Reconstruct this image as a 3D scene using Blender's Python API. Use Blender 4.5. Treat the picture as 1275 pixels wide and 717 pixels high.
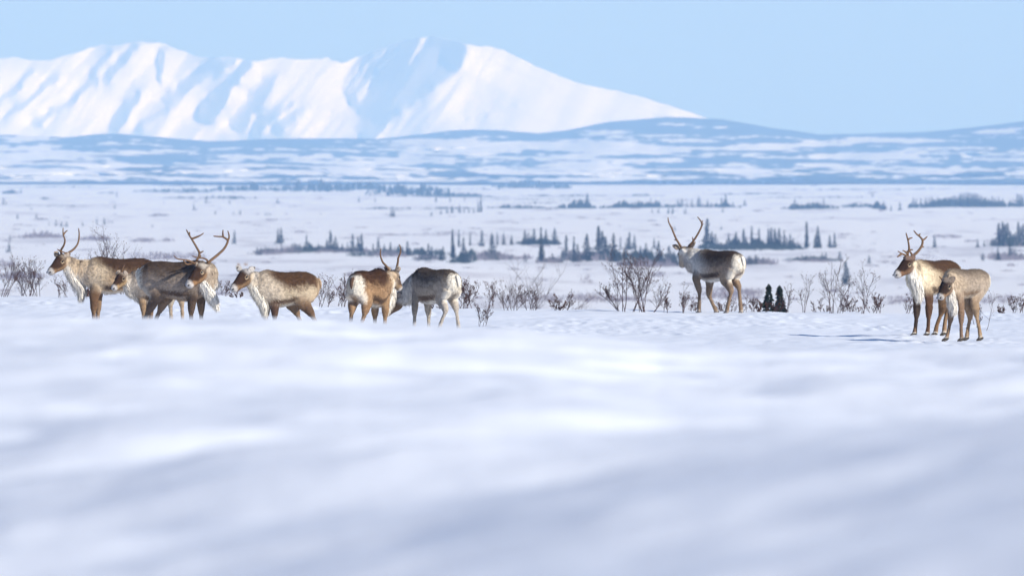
import bpy, math, random
import numpy as np
from mathutils import Vector

for o in list(bpy.data.objects): bpy.data.objects.remove(o)
scene = bpy.context.scene
COL = scene.collection

# ------------------------------------------------------------------ camera, sky, sun, exposure
F = 1275 * 400 / 36.0          # focal length in photo pixels
HY = 205.0                     # photo row of eye level
CZ = 2.45                      # camera height above the terrace the herd stands on
cam = bpy.data.cameras.new("camera"); camo = bpy.data.objects.new("camera", cam); COL.objects.link(camo)
cam.sensor_width = 36; cam.lens = 400; cam.clip_start = 0.5; cam.clip_end = 200000
camo.location = (0, 0, CZ)
camo.rotation_euler = (math.radians(90) - math.atan((358.5 - HY) / F), 0, 0)
cam.dof.use_dof = True; cam.dof.focus_distance = 162; cam.dof.aperture_fstop = 8.5
scene.camera = camo

SUN_EL = math.radians(28); SUN_AZ = math.radians(126)      # azimuth clockwise from +Y (view direction)
S = Vector((math.sin(SUN_AZ) * math.cos(SUN_EL), math.cos(SUN_AZ) * math.cos(SUN_EL), math.sin(SUN_EL)))
world = bpy.data.worlds.new("World"); scene.world = world; world.use_nodes = True
nt = world.node_tree; bg = nt.nodes["Background"]
sky = nt.nodes.new("ShaderNodeTexSky"); sky.sky_type = 'NISHITA'; sky.sun_disc = False
sky.sun_elevation = SUN_EL; sky.sun_rotation = SUN_AZ
sky.altitude = 300; sky.air_density = 1.0; sky.dust_density = 0.3; sky.ozone_density = 3.0
wb = nt.nodes.new("ShaderNodeMix"); wb.data_type = 'RGBA'; wb.blend_type = 'MULTIPLY'; wb.inputs[0].default_value = 1   # cool camera white balance
wb.inputs[7].default_value = (0.66, 0.88, 1.28, 1)
nt.links.new(sky.outputs[0], wb.inputs[6]); nt.links.new(wb.outputs[2], bg.inputs[0]); bg.inputs[1].default_value = 0.056
sl = bpy.data.lights.new("sun", 'SUN'); sl.energy = 4.8; sl.angle = math.radians(0.5); sl.color = (1, 0.955, 0.86)
so = bpy.data.objects.new("sun", sl); COL.objects.link(so)
so.rotation_euler = S.to_track_quat('Z', 'Y').to_euler(); so.location = (60, -30, 60)
scene.view_settings.view_transform = 'Standard'; scene.view_settings.look = 'None'
scene.view_settings.exposure = 0.32; scene.view_settings.gamma = 1
scene.cycles.volume_bounces = 2
scene.cycles.max_bounces = 6

# ------------------------------------------------------------------ numpy helpers
def clamp(a, lo=0., hi=1.): return np.minimum(np.maximum(a, lo), hi)
def sst(a, b, x):
    t = clamp((x - a) / (b - a)); return t * t * (3 - 2 * t)
def _h(i, j, s):
    n = (i * 374761393 + j * 668265263 + s * 1442695041) & 0xffffffff
    n = ((n ^ (n >> 13)) * 1274126177) & 0xffffffff
    return ((n ^ (n >> 16)) & 0xffffff) / float(0xffffff)
def vn(x, y, s=0):
    x = np.asarray(x, float); y = np.asarray(y, float)
    xi = np.floor(x).astype(np.int64); yi = np.floor(y).astype(np.int64)
    fx = x - xi; fy = y - yi
    fx = fx * fx * fx * (fx * (fx * 6 - 15) + 10); fy = fy * fy * fy * (fy * (fy * 6 - 15) + 10)
    a = _h(xi, yi, s); b = _h(xi + 1, yi, s); c = _h(xi, yi + 1, s); d = _h(xi + 1, yi + 1, s)
    return (a + (b - a) * fx) * (1 - fy) + (c + (d - c) * fx) * fy
def fbm(x, y, s=0, o=4, g=0.5):
    r = 0; a = 1.; t = 0
    for k in range(o):
        r = r + a * (vn(x * 2 ** k + 13.7 * k, y * 2 ** k + 7.3 * k, s + k) - 0.5); t += a; a *= g
    return r / t * 2
def rgb(h):  # display value 0..255 -> linear
    return tuple(((c / 255. + 0.055) / 1.055) ** 2.4 if c > 10 else c / 3294. for c in h)

def mesh_obj(name, V, Fc, mat=None, parent=None, col=None, smooth=True):
    V = np.asarray(V, np.float32)
    me = bpy.data.meshes.new(name)
    if isinstance(Fc, np.ndarray):
        n, q = Fc.shape
        me.vertices.add(len(V)); me.vertices.foreach_set('co', V.ravel())
        me.loops.add(n * q); me.loops.foreach_set('vertex_index', Fc.astype(np.int32).ravel())
        me.polygons.add(n); me.polygons.foreach_set('loop_start', np.arange(0, n * q, q, dtype=np.int32))
        me.polygons.foreach_set('loop_total', np.full(n, q, np.int32))
        me.update(calc_edges=True)
    else:
        me.from_pydata([tuple(map(float, v)) for v in V], [], Fc)
    me.polygons.foreach_set('use_smooth', np.full(len(me.polygons), smooth))
    if col is not None:
        c = np.ones((len(V), 4), np.float32); c[:, :3] = clamp(np.asarray(col), 0, 1)
        at = me.color_attributes.new('tint', 'FLOAT_COLOR', 'POINT'); at.data.foreach_set('color', c.ravel())
    if mat: me.materials.append(mat)
    o = bpy.data.objects.new(name, me); COL.objects.link(o)
    if parent is not None: o.parent = parent
    return o
def tag(o, label=None, cat=None, group=None, kind=None):
    if label: o['label'] = label
    if cat: o['category'] = cat
    if group: o['group'] = group
    if kind: o['kind'] = kind
    return o
def empty(name, loc, label, cat, group=None):
    o = bpy.data.objects.new(name, None); COL.objects.link(o); o.location = loc
    o.empty_display_size = 0.2
    return tag(o, label, cat, group)

# ------------------------------------------------------------------ materials
def base_mat(name, col, rough=0.8, spec=0.3):
    m = bpy.data.materials.new(name); m.use_nodes = True
    b = m.node_tree.nodes['Principled BSDF']
    b.inputs['Base Color'].default_value = (*col, 1); b.inputs['Roughness'].default_value = rough
    b.inputs['Specular IOR Level'].default_value = spec
    return m
def noise_mat(name, c1, c2, scale, rough=0.85, spec=0.2, detail=4):
    m = base_mat(name, c1, rough, spec); n = m.node_tree; b = n.nodes['Principled BSDF']
    tc = n.nodes.new('ShaderNodeTexCoord'); no = n.nodes.new('ShaderNodeTexNoise')
    no.inputs['Scale'].default_value = scale; no.inputs['Detail'].default_value = detail
    mx = n.nodes.new('ShaderNodeMix'); mx.data_type = 'RGBA'
    mx.inputs[6].default_value = (*c1, 1); mx.inputs[7].default_value = (*c2, 1)
    n.links.new(tc.outputs['Object'], no.inputs['Vector']); n.links.new(no.outputs[0], mx.inputs[0])
    n.links.new(mx.outputs[2], b.inputs['Base Color'])
    return m
def tint_mat(name, rough=0.9, spec=0.15, nscale=40, amt=0.25, sheen=0.0):
    m = base_mat(name, (.5, .5, .5), rough, spec); n = m.node_tree; b = n.nodes['Principled BSDF']
    at = n.nodes.new('ShaderNodeAttribute'); at.attribute_name = 'tint'
    tc = n.nodes.new('ShaderNodeTexCoord'); no = n.nodes.new('ShaderNodeTexNoise')
    no.inputs['Scale'].default_value = nscale; no.inputs['Detail'].default_value = 3
    mr = n.nodes.new('ShaderNodeMapRange'); mr.inputs[1].default_value = 0.3; mr.inputs[2].default_value = 0.7
    mr.inputs[3].default_value = 1 - amt; mr.inputs[4].default_value = 1 + amt * 0.6
    mu = n.nodes.new('ShaderNodeVectorMath'); mu.operation = 'SCALE'
    n.links.new(tc.outputs['Object'], no.inputs['Vector']); n.links.new(no.outputs[0], mr.inputs[0])
    n.links.new(at.outputs['Color'], mu.inputs[0]); n.links.new(mr.outputs[0], mu.inputs['Scale'])
    n.links.new(mu.outputs[0], b.inputs['Base Color'])
    return m
def snow_mat():
    m = base_mat('snow', (0.86, 0.87, 0.9), 0.55, 0.3); n = m.node_tree; b = n.nodes['Principled BSDF']
    tc = n.nodes.new('ShaderNodeTexCoord'); no = n.nodes.new('ShaderNodeTexNoise')
    no.inputs['Scale'].default_value = 3.0; no.inputs['Detail'].default_value = 6; no.inputs['Roughness'].default_value = .6
    bp = n.nodes.new('ShaderNodeBump'); bp.inputs['Strength'].default_value = 0.5; bp.inputs['Distance'].default_value = 0.03
    n.links.new(tc.outputs['Object'], no.inputs['Vector']); n.links.new(no.outputs[0], bp.inputs['Height'])
    n.links.new(bp.outputs[0], b.inputs['Normal'])
    at = n.nodes.new('ShaderNodeAttribute'); at.attribute_name = 'tint'
    n.links.new(at.outputs['Color'], b.inputs['Base Color'])
    return m
M_snow = snow_mat()
M_hill = tint_mat('hillside', 0.9, 0.1, 0.02, 0.15)
M_mount = tint_mat('mountain_snow', 0.7, 0.2, 0.01, 0.03)
M_fur = tint_mat('fur', 0.9, 0.1, 25, 0.22)
M_antler = noise_mat('antler_bone', (0.085, 0.045, 0.022), (0.18, 0.10, 0.05), 12, 0.6, 0.3)
M_hoof = noise_mat('hoof_horn', (0.02, 0.016, 0.013), (0.06, 0.045, 0.03), 30, 0.6, 0.3)
M_eye = base_mat('eye', (0.01, 0.007, 0.005), 0.12, 0.6)
M_nose = noise_mat('nose_skin', (0.02, 0.015, 0.012), (0.05, 0.04, 0.035), 60, 0.5, 0.3)
M_spruce = noise_mat('spruce_needles', (0.014, 0.022, 0.018), (0.036, 0.046, 0.035), 3)
M_trunk = noise_mat('spruce_bark', (0.06, 0.045, 0.035), (0.1, 0.08, 0.065), 6)
M_twig = noise_mat('twig_bark', (0.04, 0.024, 0.026), (0.09, 0.055, 0.055), 9)
M_leaf = noise_mat('dead_leaf', (0.05, 0.024, 0.018), (0.12, 0.055, 0.04), 12)
M_scrub = noise_mat('scrub_twigs', (0.11, 0.095, 0.12), (0.26, 0.235, 0.27), 0.5)
M_straw = noise_mat('straw', (0.35, 0.22, 0.12), (0.5, 0.36, 0.22), 12)

# ------------------------------------------------------------------ terrain
CREST_X = [-400, 0, 180, 280, 340, 400, 470, 550, 640, 780, 950, 1100, 1275, 1700]
CREST_Y = [366, 368, 367, 369, 376, 381, 382, 383, 384, 385.5, 388, 390.5, 392, 393]
HUMP_X = [-400, 0, 300, 430, 500, 570, 640, 720, 820, 950, 1100, 1275, 1700]
HUMP_Y = [396, 397, 397, 399, 404, 408, 412, 419, 430, 438, 438, 433, 430]
def ground_z(x, d, fine=True):
    """height above the herd's terrace at lateral x, distance d (numpy arrays)"""
    x = np.asarray(x, float); d = np.asarray(d, float)
    dd = np.maximum(d, 4.)
    px = 637.5 + x / dd * F
    zh = -(np.interp(px, HUMP_X, HUMP_Y) - HY) * 55 / F
    zb = -0.66
    t = clamp((d - 18) / 37)
    z = zb + (zh - zb) * t
    t2 = clamp((d - 55) / 70)
    drop = 1 - (1 - t2) ** 1.6
    drop = drop * drop * 0.4 + drop * 0.6
    z = np.where(d > 55, zh + (-CZ - zh) * drop, z)
    zc = -(np.interp(637.5 + x / 192 * F, CREST_X, CREST_Y) - HY) * 192 / F
    z = np.where(d > 125, -CZ + (zc + CZ) * sst(158, 191, d), z)
    t3 = clamp((d - 192) / 700)
    z = np.where(d > 192, zc + (-20 - zc) * (1 - (1 - t3) ** 2), z)
    # drifts
    if fine:
        nf = 1 - sst(60, 130, d)
        shade_tilt = 0.21 * clamp(x, -3, 3) * (1 - sst(21, 31, d + 2 * fbm(x * .7, d * .2, 15, 2))) * sst(2, 9, d)  # cross slope added to turn the near snow from the sun into shade
        z = z + nf * (0.06 * fbm(x * 0.6 + 3, d * 0.35, 11, 2, .5) * sst(4, 40, d) + 0.075 * fbm(x * 0.9 + d * .02, d * 1.3, 21, 3, .42) + 0.028 * fbm(x * 1.9, d * 2.4, 23, 3)) + shade_tilt
        cap = -(np.interp(px, HUMP_X, HUMP_Y) - HY - 1.5) * d / F
        z = np.where((d > 14) & (d < 90) & (np.abs(x) < 0.06 * d + .3), np.minimum(z, cap), z)
        pf = sst(110, 140, d) * (1 - sst(230, 400, d))
        z = z + pf * (0.05 * fbm(x * 0.35, d * 0.1, 31, 3) + 0.03 * fbm(x * 1.3 - d * .2, d * 0.3, 41, 4, .6))
    z = z + pf * 0.045 * np.abs(fbm(x * 4.5, d * 0.8, 43, 3, .6)) * sst(.05, .45, fbm(x * .5 + 9, d * .12, 45, 2) + .25 * np.interp(px, [600, 700], [0, 1]))
    vf = sst(500, 1300, d)
    z = z + vf * (1.0 * fbm(x / 130., d / 500., 51, 3) + 0.35 * fbm(x / 30., d / 110., 61, 3))
    # low snow swell in front of the left tree row
    z = z + 3.2 * np.exp(-((x + 24) / 26.) ** 2 - ((d - 1900) / 220.) ** 2) * 0.6
    return z + CZ

def W(px, py, D): return Vector(((px - 637.5) / F * D, D, CZ - (py - HY) / F * D))
def gz1(x, d): return float(ground_z(np.array([x]), np.array([d]))[0])

uc = np.linspace(-0.058, 0.058, 440)
uo = 0.058 * np.geomspace(1.02, 2.4 / 0.058, 46)
U = np.concatenate([-uo[::-1], uc, uo])
Dr = np.concatenate([np.linspace(-120, 8, 20), np.linspace(9, 14, 14), np.linspace(14.1, 62, 430), np.linspace(62.4, 118, 60),
                     np.linspace(118.4, 212, 300), np.geomspace(214, 1500, 70), np.geomspace(1512, 14500, 230), np.geomspace(15000, 60000, 20)])
DD, UU = np.meshgrid(Dr, U, indexing='ij')
XX = UU * np.maximum(DD, 10.)
ZZ = ground_z(XX, DD)
nr, nc = DD.shape
idx = np.arange(nr * nc).reshape(nr, nc)
Q = np.stack([idx[:-1, :-1], idx[:-1, 1:], idx[1:, 1:], idx[1:, :-1]], -1).reshape(-1, 4)
tc_ = np.zeros((nr, nc, 3)); tc_[:] = (0.81, 0.85, 0.93)
tc_ += (sst(300, 1300, DD)[..., None] * np.array((0.08, 0.035, -0.03)))   # blue of shade painted into the near snow, fading to whiter plain
# heath scrub frozen into the snow shows through out in the valley
hm = sst(0.12, 0.5, fbm(XX / 22., DD / 160., 71, 5, .65)) * sst(700, 1500, DD) * 0.33
tc_ = tc_ * (1 - hm[..., None]) + np.array((0.25, 0.2, 0.23)) * hm[..., None]
g = mesh_obj('snow_ground', np.stack([XX, DD, ZZ], -1).reshape(-1, 3), Q, M_snow, col=tc_.reshape(-1, 3))
tag(g, 'wind-drifted snow field running down into the wide valley', kind='structure')

# ------------------------------------------------------------------ mountains (relief integrated from lit and shaded slopes)
def seg_mask(X, Y, x0, y0, x1, y1, w0, w1, soft=3.0):
    dx, dy = x1 - x0, y1 - y0; L2 = dx * dx + dy * dy
    t = clamp(((X - x0) * dx + (Y - y0) * dy) / L2)
    dist = np.hypot(X - x0 - t * dx, Y - y0 - t * dy); w = w0 + (w1 - w0) * t
    return 1 - sst(-soft, soft, dist - w)
def poly_mask(X, Y, P):
    ins = np.zeros(X.shape, bool); n = len(P)
    for i in range(n):
        x0, y0 = P[i]; x1, y1 = P[(i + 1) % n]
        c = ((y0 > Y) != (y1 > Y)) & (X < (x1 - x0) * (Y - y0) / (y1 - y0 + 1e-9) + x0)
        ins ^= c
    m = ins.astype(float)
    for _ in range(3):
        m = (m + np.roll(m, 1, 0) + np.roll(m, -1, 0) + np.roll(m, 1, 1) + np.roll(m, -1, 1)) / 5
    return m
def poisson(gx, gy):
    """least-squares surface with x/y gradients gx, gy (mirrored edges)"""
    h, w = gx.shape
    GX = np.zeros((2 * h, 2 * w)); GY = np.zeros((2 * h, 2 * w))
    GX[:h, :w] = gx; GX[:h, w:] = -gx[:, ::-1]; GX[h:, :] = GX[:h][::-1]
    GY[:h, :w] = gy; GY[h:, :w] = -gy[::-1]; GY[:, w:] = GY[:, :w][:, ::-1]
    fx = np.fft.fftfreq(2 * w) * 2j * np.pi; fy = np.fft.fftfreq(2 * h) * 2j * np.pi
    FX, FY = np.meshgrid(fx, fy)
    den = FX * np.conj(FX) + FY * np.conj(FY); den[0, 0] = 1
    Z = (np.conj(FX) * np.fft.fft2(GX) + np.conj(FY) * np.fft.fft2(GY)) / den; Z[0, 0] = 0
    return np.real(np.fft.ifft2(Z))[:h, :w]

MX = [-700, -520, -400, -250, -120, -50, 0, 25, 50, 80, 97, 115, 130, 147, 165.7, 182, 200, 236, 262, 286, 311, 330, 351, 375, 401.6, 421.7, 441.8, 460, 482, 500, 522, 542, 567, 580,
      600, 625.5, 650, 674.5, 700, 725.5, 760, 792, 831, 874.5, 930, 1000, 1120, 1300, 1900]
MY = [140, 105, 92, 100, 78, 74, 67.7, 72.7, 72.7, 62.7, 57, 52.6, 55, 50, 47.6, 50, 54, 68.7, 70.5, 68.7, 74, 70, 68.7, 71, 67.7, 75, 67.7, 60, 51, 48,
      43.6, 45, 50, 53, 56, 62, 73, 84.7, 95, 104, 111, 118, 130, 144.7, 162, 176, 190, 199, 201]
DM = 25000.
kM = F / DM
pxg = np.arange(-700, 1500, 2.0); pyg = np.arange(30, 204, 1.5)
PX, PY = np.meshgrid(pxg, pyg)          # row index grows downward
sh = np.zeros(PX.shape)
PX0, PY0 = PX, PY
PX = PX0 + 9 * fbm(PX0 / 24., PY0 / 16., 301, 4, .6); PY = PY0 + 5 * fbm(PX0 / 20., PY0 / 14., 311, 3, .6)
for a in [(27, 88, -10, 122, 3, 5), (57, 94, -5, 146, 5, 3), (108, 99, 35, 153, 4.5, 4), (155, 55, 122, 98, 4, 6), (185, 60, 190, 100, 3, 3),
          (283, 71, 196, 123, 5, 7), (302, 78, 250, 140, 8, 11), (262, 76, 215, 105, 5, 6), (330, 100, 292, 152, 8, 12), (355, 130, 315, 160, 5, 9),
          (165, 118, 130, 157, 5, 8), (198, 136, 160, 158, 4, 4), (372, 136, 345, 160, 5, 8), (128, 62, 100, 90, 3, 4),
          (643, 133, 584, 147, 2, 2), (492, 138, 452, 172, 6, 10), (-60, 84, -120, 150, 6, 9), (-160, 100, -240, 160, 9, 10), (-330, 98, -420, 170, 9, 14)]:
    wgt = 0.75 if a[0] in (330, 355, 372, 492, 128, 155, 185, 643) else 1.0
    sh = np.maximum(sh, wgt * seg_mask(PX, PY, *a[:6], soft=1.3))
pk = poly_mask(PX, PY, [(478, 46), (514, 38), (557, 38), (572, 52), (577, 63), (573, 80), (552, 98), (533, 114), (494, 141.6), (447, 145.5), (431, 134), (423.5, 114), (423.5, 98), (446, 70)])
for a in [(494, 56, 442, 118, 1.5, 4), (474, 62, 430, 112, 2.0, 2.5), (526, 42, 506, 76, 4, 1.5), (450, 74, 426, 104, 2, 2)]:
    pk = pk * (1 - 0.9 * seg_mask(PX, PY, *a, soft=2))
sh = np.maximum(sh, pk)
PX, PY = PX0, PY0
diag = fbm((PX + PY * 0.75) / 17., (PY - PX * .4) / 90., 81, 4, .55)
diag2 = fbm((PX + PY * 0.6) / 45., (PY - PX * .3) / 80., 91, 3)
rg = fbm((PX + PY * 0.8 + 7 * diag2) / 9., (PY - PX * .4) / 60., 401, 3, .6)
diag3 = np.sign(rg) * np.sqrt(np.abs(rg)) * (0.25 + 0.75 * vn(PX / 60., PY / 40., 411))
AM = 1 - .72 * sst(560, 640, PX)
gx = 0.30 + (1.3 * diag + 0.8 * diag3) * AM + 0.8 * diag2 + 0.7 * (1 - AM) * fbm((PX * .45 - PY) / 8., (PX + PY) / 120., 421, 3) - 3.3 * sh             # dY/dX: + right-facing (lit), - left-facing (shaded)
gx -= 0.25 * (gx.mean(1, keepdims=True))
gz = 1.25 + 0.3 * diag2 - 0.5 * sh                           # dY/dZ: set-back with height
step = np.array([2.0 / kM, 1.5 / kM])
rel = poisson(gx * step[0], -gz * step[1])
from_row = lambda x, y: None
def bilin(A, fx, fy):
    x0 = np.clip(np.floor(fx).astype(int), 0, A.shape[1] - 2); y0 = np.clip(np.floor(fy).astype(int), 0, A.shape[0] - 2)
    tx = clamp(fx - x0); ty = clamp(fy - y0)
    return (A[y0, x0] * (1 - tx) + A[y0, x0 + 1] * tx) * (1 - ty) + (A[y0 + 1, x0] * (1 - tx) + A[y0 + 1, x0 + 1] * tx) * ty
cx_ = np.arange(-690, 1490, 2.0)
cy_ = np.interp(cx_, MX, MY) + 4.0 * fbm(cx_ / 16., cx_ * 0, 101, 5, .65) * (1 - .6 * sst(580, 660, cx_))
vv = np.linspace(0, 1, 120)
P_x = np.repeat(cx_[None], 120, 0); P_y = 203 + (cy_[None] - 203) * vv[:, None]
Yr = bilin(rel, (P_x + 700) / 2.0, (P_y - 30) / 1.5)
Yr = Yr - Yr.min()
VX = (P_x - 637.5) / kM; VZ = CZ - (P_y - HY) / kM; VY = DM + Yr
# rear slope closes the massif
bk = np.linspace(0.02, 1, 24)
BX = np.repeat(VX[-1:], 24, 0); BZ = VZ[-1:] + (-18 - VZ[-1:]) * bk[:, None]; BY = VY[-1:] + 2200 * bk[:, None]
VX = np.vstack([VX, BX]); VY = np.vstack([VY, BY]); VZ = np.vstack([VZ, BZ])
n_r, n_c = VX.shape; ii = np.arange(n_r * n_c).reshape(n_r, n_c)
QM = np.stack([ii[:-1, :-1], ii[:-1, 1:], ii[1:, 1:], ii[1:, :-1]], -1).reshape(-1, 4)
mc = np.zeros((n_r * n_c, 3)); mc[:] = (0.88, 0.87, 0.88)
m_ = mesh_obj('snow_mountains', np.stack([VX, VY, VZ], -1).reshape(-1, 3), QM, M_mount, col=mc)
tag(m_, 'distant snow-covered mountain range with a shaded blue peak face', kind='structure')

# ------------------------------------------------------------------ foothills
def hill(name, label, xs, ys, d0, d1, ybase, seed, dens, rows=110, nstep=2.5, p=1.0, bump=1.0):
    cx = np.arange(-700, 1980, nstep)
    cy = np.interp(cx, xs, ys) + bump * fbm(cx / 40., cx * 0, seed, 5, .5)
    v = np.linspace(0, 1, rows)[:, None]
    PXh = np.repeat(cx[None], rows, 0)
    und = fbm(PXh / 120., v * 3.0 + PXh * 0, seed + 5, 4, .5)
    PYh = ybase + (cy[None] - ybase) * (v ** p)
    D = d0 + (d1 - d0) * v + und * 500 * np.sin(v * np.pi)
    X = (PXh - 637.5) / F * D; Z = CZ - (PYh - HY) / F * D
    f = fbm(PXh / 95. + v * 1.5, PYh / 5.0, seed + 9, 5, .6)
    f2 = fbm(PXh / 14., PYh / 3., seed + 19, 3, .6)
    yy = clamp((PYh - cy[None]) / (ybase - cy[None] + 1e-6))
    fo = sst(-0.10, 0.12, f + 0.45 * f2 + 0.10 + dens(PXh, PYh, yy))
    snow = np.array((0.82, 0.82, 0.85)); wood = np.array((0.035, 0.05, 0.05))
    c = snow * (1 - fo[..., None]) + wood * fo[..., None]
    bk = np.linspace(0.1, 1, 6)[:, None]
    X2 = np.repeat(X[-1:], 6, 0); Y2 = D[-1:] + 1500 * bk; Z2 = Z[-1:] + (-15 - Z[-1:]) * bk
    c = np.concatenate([c, np.repeat(c[-1:], 6, 0)], 0)
    X = np.vstack([X, X2]); D = np.vstack([D, Y2]); Z = np.vstack([Z, Z2])
    r_, c_ = X.shape; ii = np.arange(r_ * c_).reshape(r_, c_)
    Qh = np.stack([ii[:-1, :-1], ii[:-1, 1:], ii[1:, 1:], ii[1:, :-1]], -1).reshape(-1, 4)
    o = mesh_obj(name, np.stack([X, D, Z], -1).reshape(-1, 3), Qh, M_hill, col=c.reshape(-1, 3))
    tag(o, label, kind='structure'); return o
H1X = [-700, -300, 0, 40, 80, 130, 150, 200, 260, 330, 430, 470, 520, 560, 590, 620, 670, 700, 760, 800, 830, 860, 900, 960, 1020, 1100, 1150, 1200, 1240, 1275, 1400, 1600, 2000]
H1Y = [172, 164, 168, 169, 171, 167, 167, 171, 176, 173, 172, 173, 168, 163, 161, 162, 166, 163, 152, 148.5, 146, 147, 149, 159, 168, 166, 165, 160, 156, 151, 142, 158, 180]
def gaus(X, Y, cx, cy, sx, sy, a): return a * np.exp(-((X - cx) / sx) ** 2 - ((Y - cy) / sy) ** 2)
def dens1(X, Y, v):
    w = 0.55 * np.exp(-(v / 0.10) ** 2) * (X > 60) - 0.02 + 0.10 * (X > 850)
    w = w + gaus(X, Y, 260, 176, 120, 7, .4) + gaus(X, Y, 40, 200, 90, 13, -.8) + gaus(X, Y, 60, 172, 60, 5, -.2)
    w = w + gaus(X, Y, 620, 183, 110, 5, -1.0) + gaus(X, Y, 730, 176, 70, 4, -.5) + gaus(X, Y, 760, 187, 60, 6, -.6) + gaus(X, Y, 860, 160, 20, 6, -.3)
    w = w + gaus(X, Y, 620, 163, 60, 4, .5) + gaus(X, Y, 960, 181, 50, 3, -.9) + gaus(X, Y, 1100, 197, 90, 6, -.5) + gaus(X, Y, 900, 194, 60, 5, -.5)
    w = w + gaus(X, Y, 1240, 162, 40, 6, -.6) + gaus(X, Y, 1080, 174, 50, 3, -.4) + gaus(X, Y, 960, 165, 60, 6, .4) + gaus(X, Y, 1230, 192, 50, 4, -.5)
    w = w - 0.45 * np.exp(-((1 - v) / 0.22) ** 2)
    return w
hill('wooded_foothills', 'long low foothills with dark woods and snowy clearings below the mountains', H1X, H1Y, 13200, 17000, 226, 201, dens1, rows=150, bump=0.9)
H2X = [-700, 0, 60, 130, 220, 300, 400, 480, 560, 650, 720, 800, 900, 1000, 1100, 1200, 1275, 2000]
H2Y = [205, 204, 199, 203, 207, 204, 207, 206, 211, 212, 213, 211, 209, 211, 213, 210, 208, 212]
def dens2(X, Y, v):
    return -0.28 + 0.55 * np.exp(-((1 - v) / 0.14) ** 2) * sst(500, 800, X) + 0.25 * np.exp(-((1 - v) / 0.3) ** 2) * (X > 1000)
hill('lower_foothills', 'lowest snowy apron of hills at the far edge of the valley', H2X, H2Y, 11200, 12600, 226.5, 301, dens2, rows=50, bump=0.6)

# ------------------------------------------------------------------ haze
def haze():
    x, y0, y1, z0, z1 = 16000, -260, 29500, -23, 760
    V = [(-x, y0, z0), (x, y0, z0), (x, y1, z0), (-x, y1, z0), (-x, y0, z1), (x, y0, z1), (x, y1, z1), (-x, y1, z1)]
    Fc = [(0, 3, 2, 1), (4, 5, 6, 7), (0, 1, 5, 4), (1, 2, 6, 5), (2, 3, 7, 6), (3, 0, 4, 7)]
    m = bpy.data.materials.new('haze_air'); m.use_nodes = True; n = m.node_tree; n.nodes.clear()
    out = n.nodes.new('ShaderNodeOutputMaterial'); v = n.nodes.new('ShaderNodeVolumePrincipled')
    v.inputs['Color'].default_value = (0.30, 0.55, 1.0, 1); v.inputs['Density'].default_value = 1.0e-4
    v.inputs['Absorption Color'].default_value = (0.62, 0.62, 0.78, 1); v.inputs['Anisotropy'].default_value = 0.0
    n.links.new(v.outputs[0], out.inputs['Volume'])
    o = mesh_obj('haze', V, Fc, m, smooth=False); o['kind'] = 'stuff'
haze()

# ------------------------------------------------------------------ tube / loft helpers
def tube(V, Fc, pts, rad, sides=4, cap=True):
    b0 = len(V); n = len(pts)
    for i, p in enumerate(pts):
        a = pts[max(i - 1, 0)]; c = pts[min(i + 1, n - 1)]
        t = (Vector(c) - Vector(a)); t = t.normalized() if t.length > 1e-9 else Vector((0, 0, 1))
        u = t.cross(Vector((0.13, 1, 0.21))).normalized(); w = t.cross(u)
        for k in range(sides):
            an = 2 * math.pi * k / sides
            V.append(Vector(p) + (u * math.cos(an) + w * math.sin(an)) * rad[i])
    for i in range(n - 1):
        for k in range(sides):
            k2 = (k + 1) % sides
            Fc.append((b0 + i * sides + k, b0 + i * sides + k2, b0 + (i + 1) * sides + k2, b0 + (i + 1) * sides + k))
    if cap:
        Fc.append(tuple(b0 + k for k in range(sides))[::-1]); Fc.append(tuple(b0 + (n - 1) * sides + k for k in range(sides)))
def spline(pts, m=4):
    P = [Vector(p) for p in pts]; out = []
    for i in range(len(P) - 1):
        p0 = P[max(i - 1, 0)]; p1 = P[i]; p2 = P[i + 1]; p3 = P[min(i + 2, len(P) - 1)]
        for k in range(m):
            t = k / m
            out.append(0.5 * ((2 * p1) + (p2 - p0) * t + (2 * p0 - 5 * p1 + 4 * p2 - p3) * t * t + (3 * p1 - p0 - 3 * p2 + p3) * t ** 3))
    out.append(P[-1]); return out

# ------------------------------------------------------------------ reindeer
def ring_loft(V, Fc, secs, n=16):
    """secs: (centre, axisU*ru, axisV*rv); closed tube with rounded ends"""
    def one(c, u, v): return [c + u * math.cos(2 * math.pi * k / n) + v * math.sin(2 * math.pi * k / n) for k in range(n)]
    b0 = len(V)
    for c, u, v in secs: V.extend(one(c, u, v))
    m = len(secs)
    for i in range(m - 1):
        for k in range(n):
            k2 = (k + 1) % n
            Fc.append((b0 + i * n + k, b0 + i * n + k2, b0 + (i + 1) * n + k2, b0 + (i + 1) * n + k))
    for e, i in ((0, 0), (1, m - 1)):
        c, u, v = secs[i]; V.append(Vector(c)); t = len(V) - 1
        for k in range(n):
            k2 = (k + 1) % n
            Fc.append((t, b0 + i * n + k2, b0 + i * n + k) if e == 0 else (t, b0 + i * n + k, b0 + i * n + k2))
def resample(pts, rads, step=0.03):
    """smooth interpolation of a joint chain -> dense samples"""
    P = []; R = []; T = []
    n = len(pts)
    for i in range(n - 1):
        L = (pts[i + 1] - pts[i]).length; m = max(2, int(L / step))
        for k in range(m):
            t = k / m; P.append(pts[i].lerp(pts[i + 1], t)); R.append(rads[i] + (rads[i + 1] - rads[i]) * t); T.append((i + t) / (n - 1))
    P.append(pts[-1]); R.append(rads[-1]); T.append(1.0)
    for _ in range(2):
        P2 = P[:]
        for j in range(1, len(P) - 1): P2[j] = P[j] * 0.5 + (P[j - 1] + P[j + 1]) * 0.25
        P = P2
    return P, R, T
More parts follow.
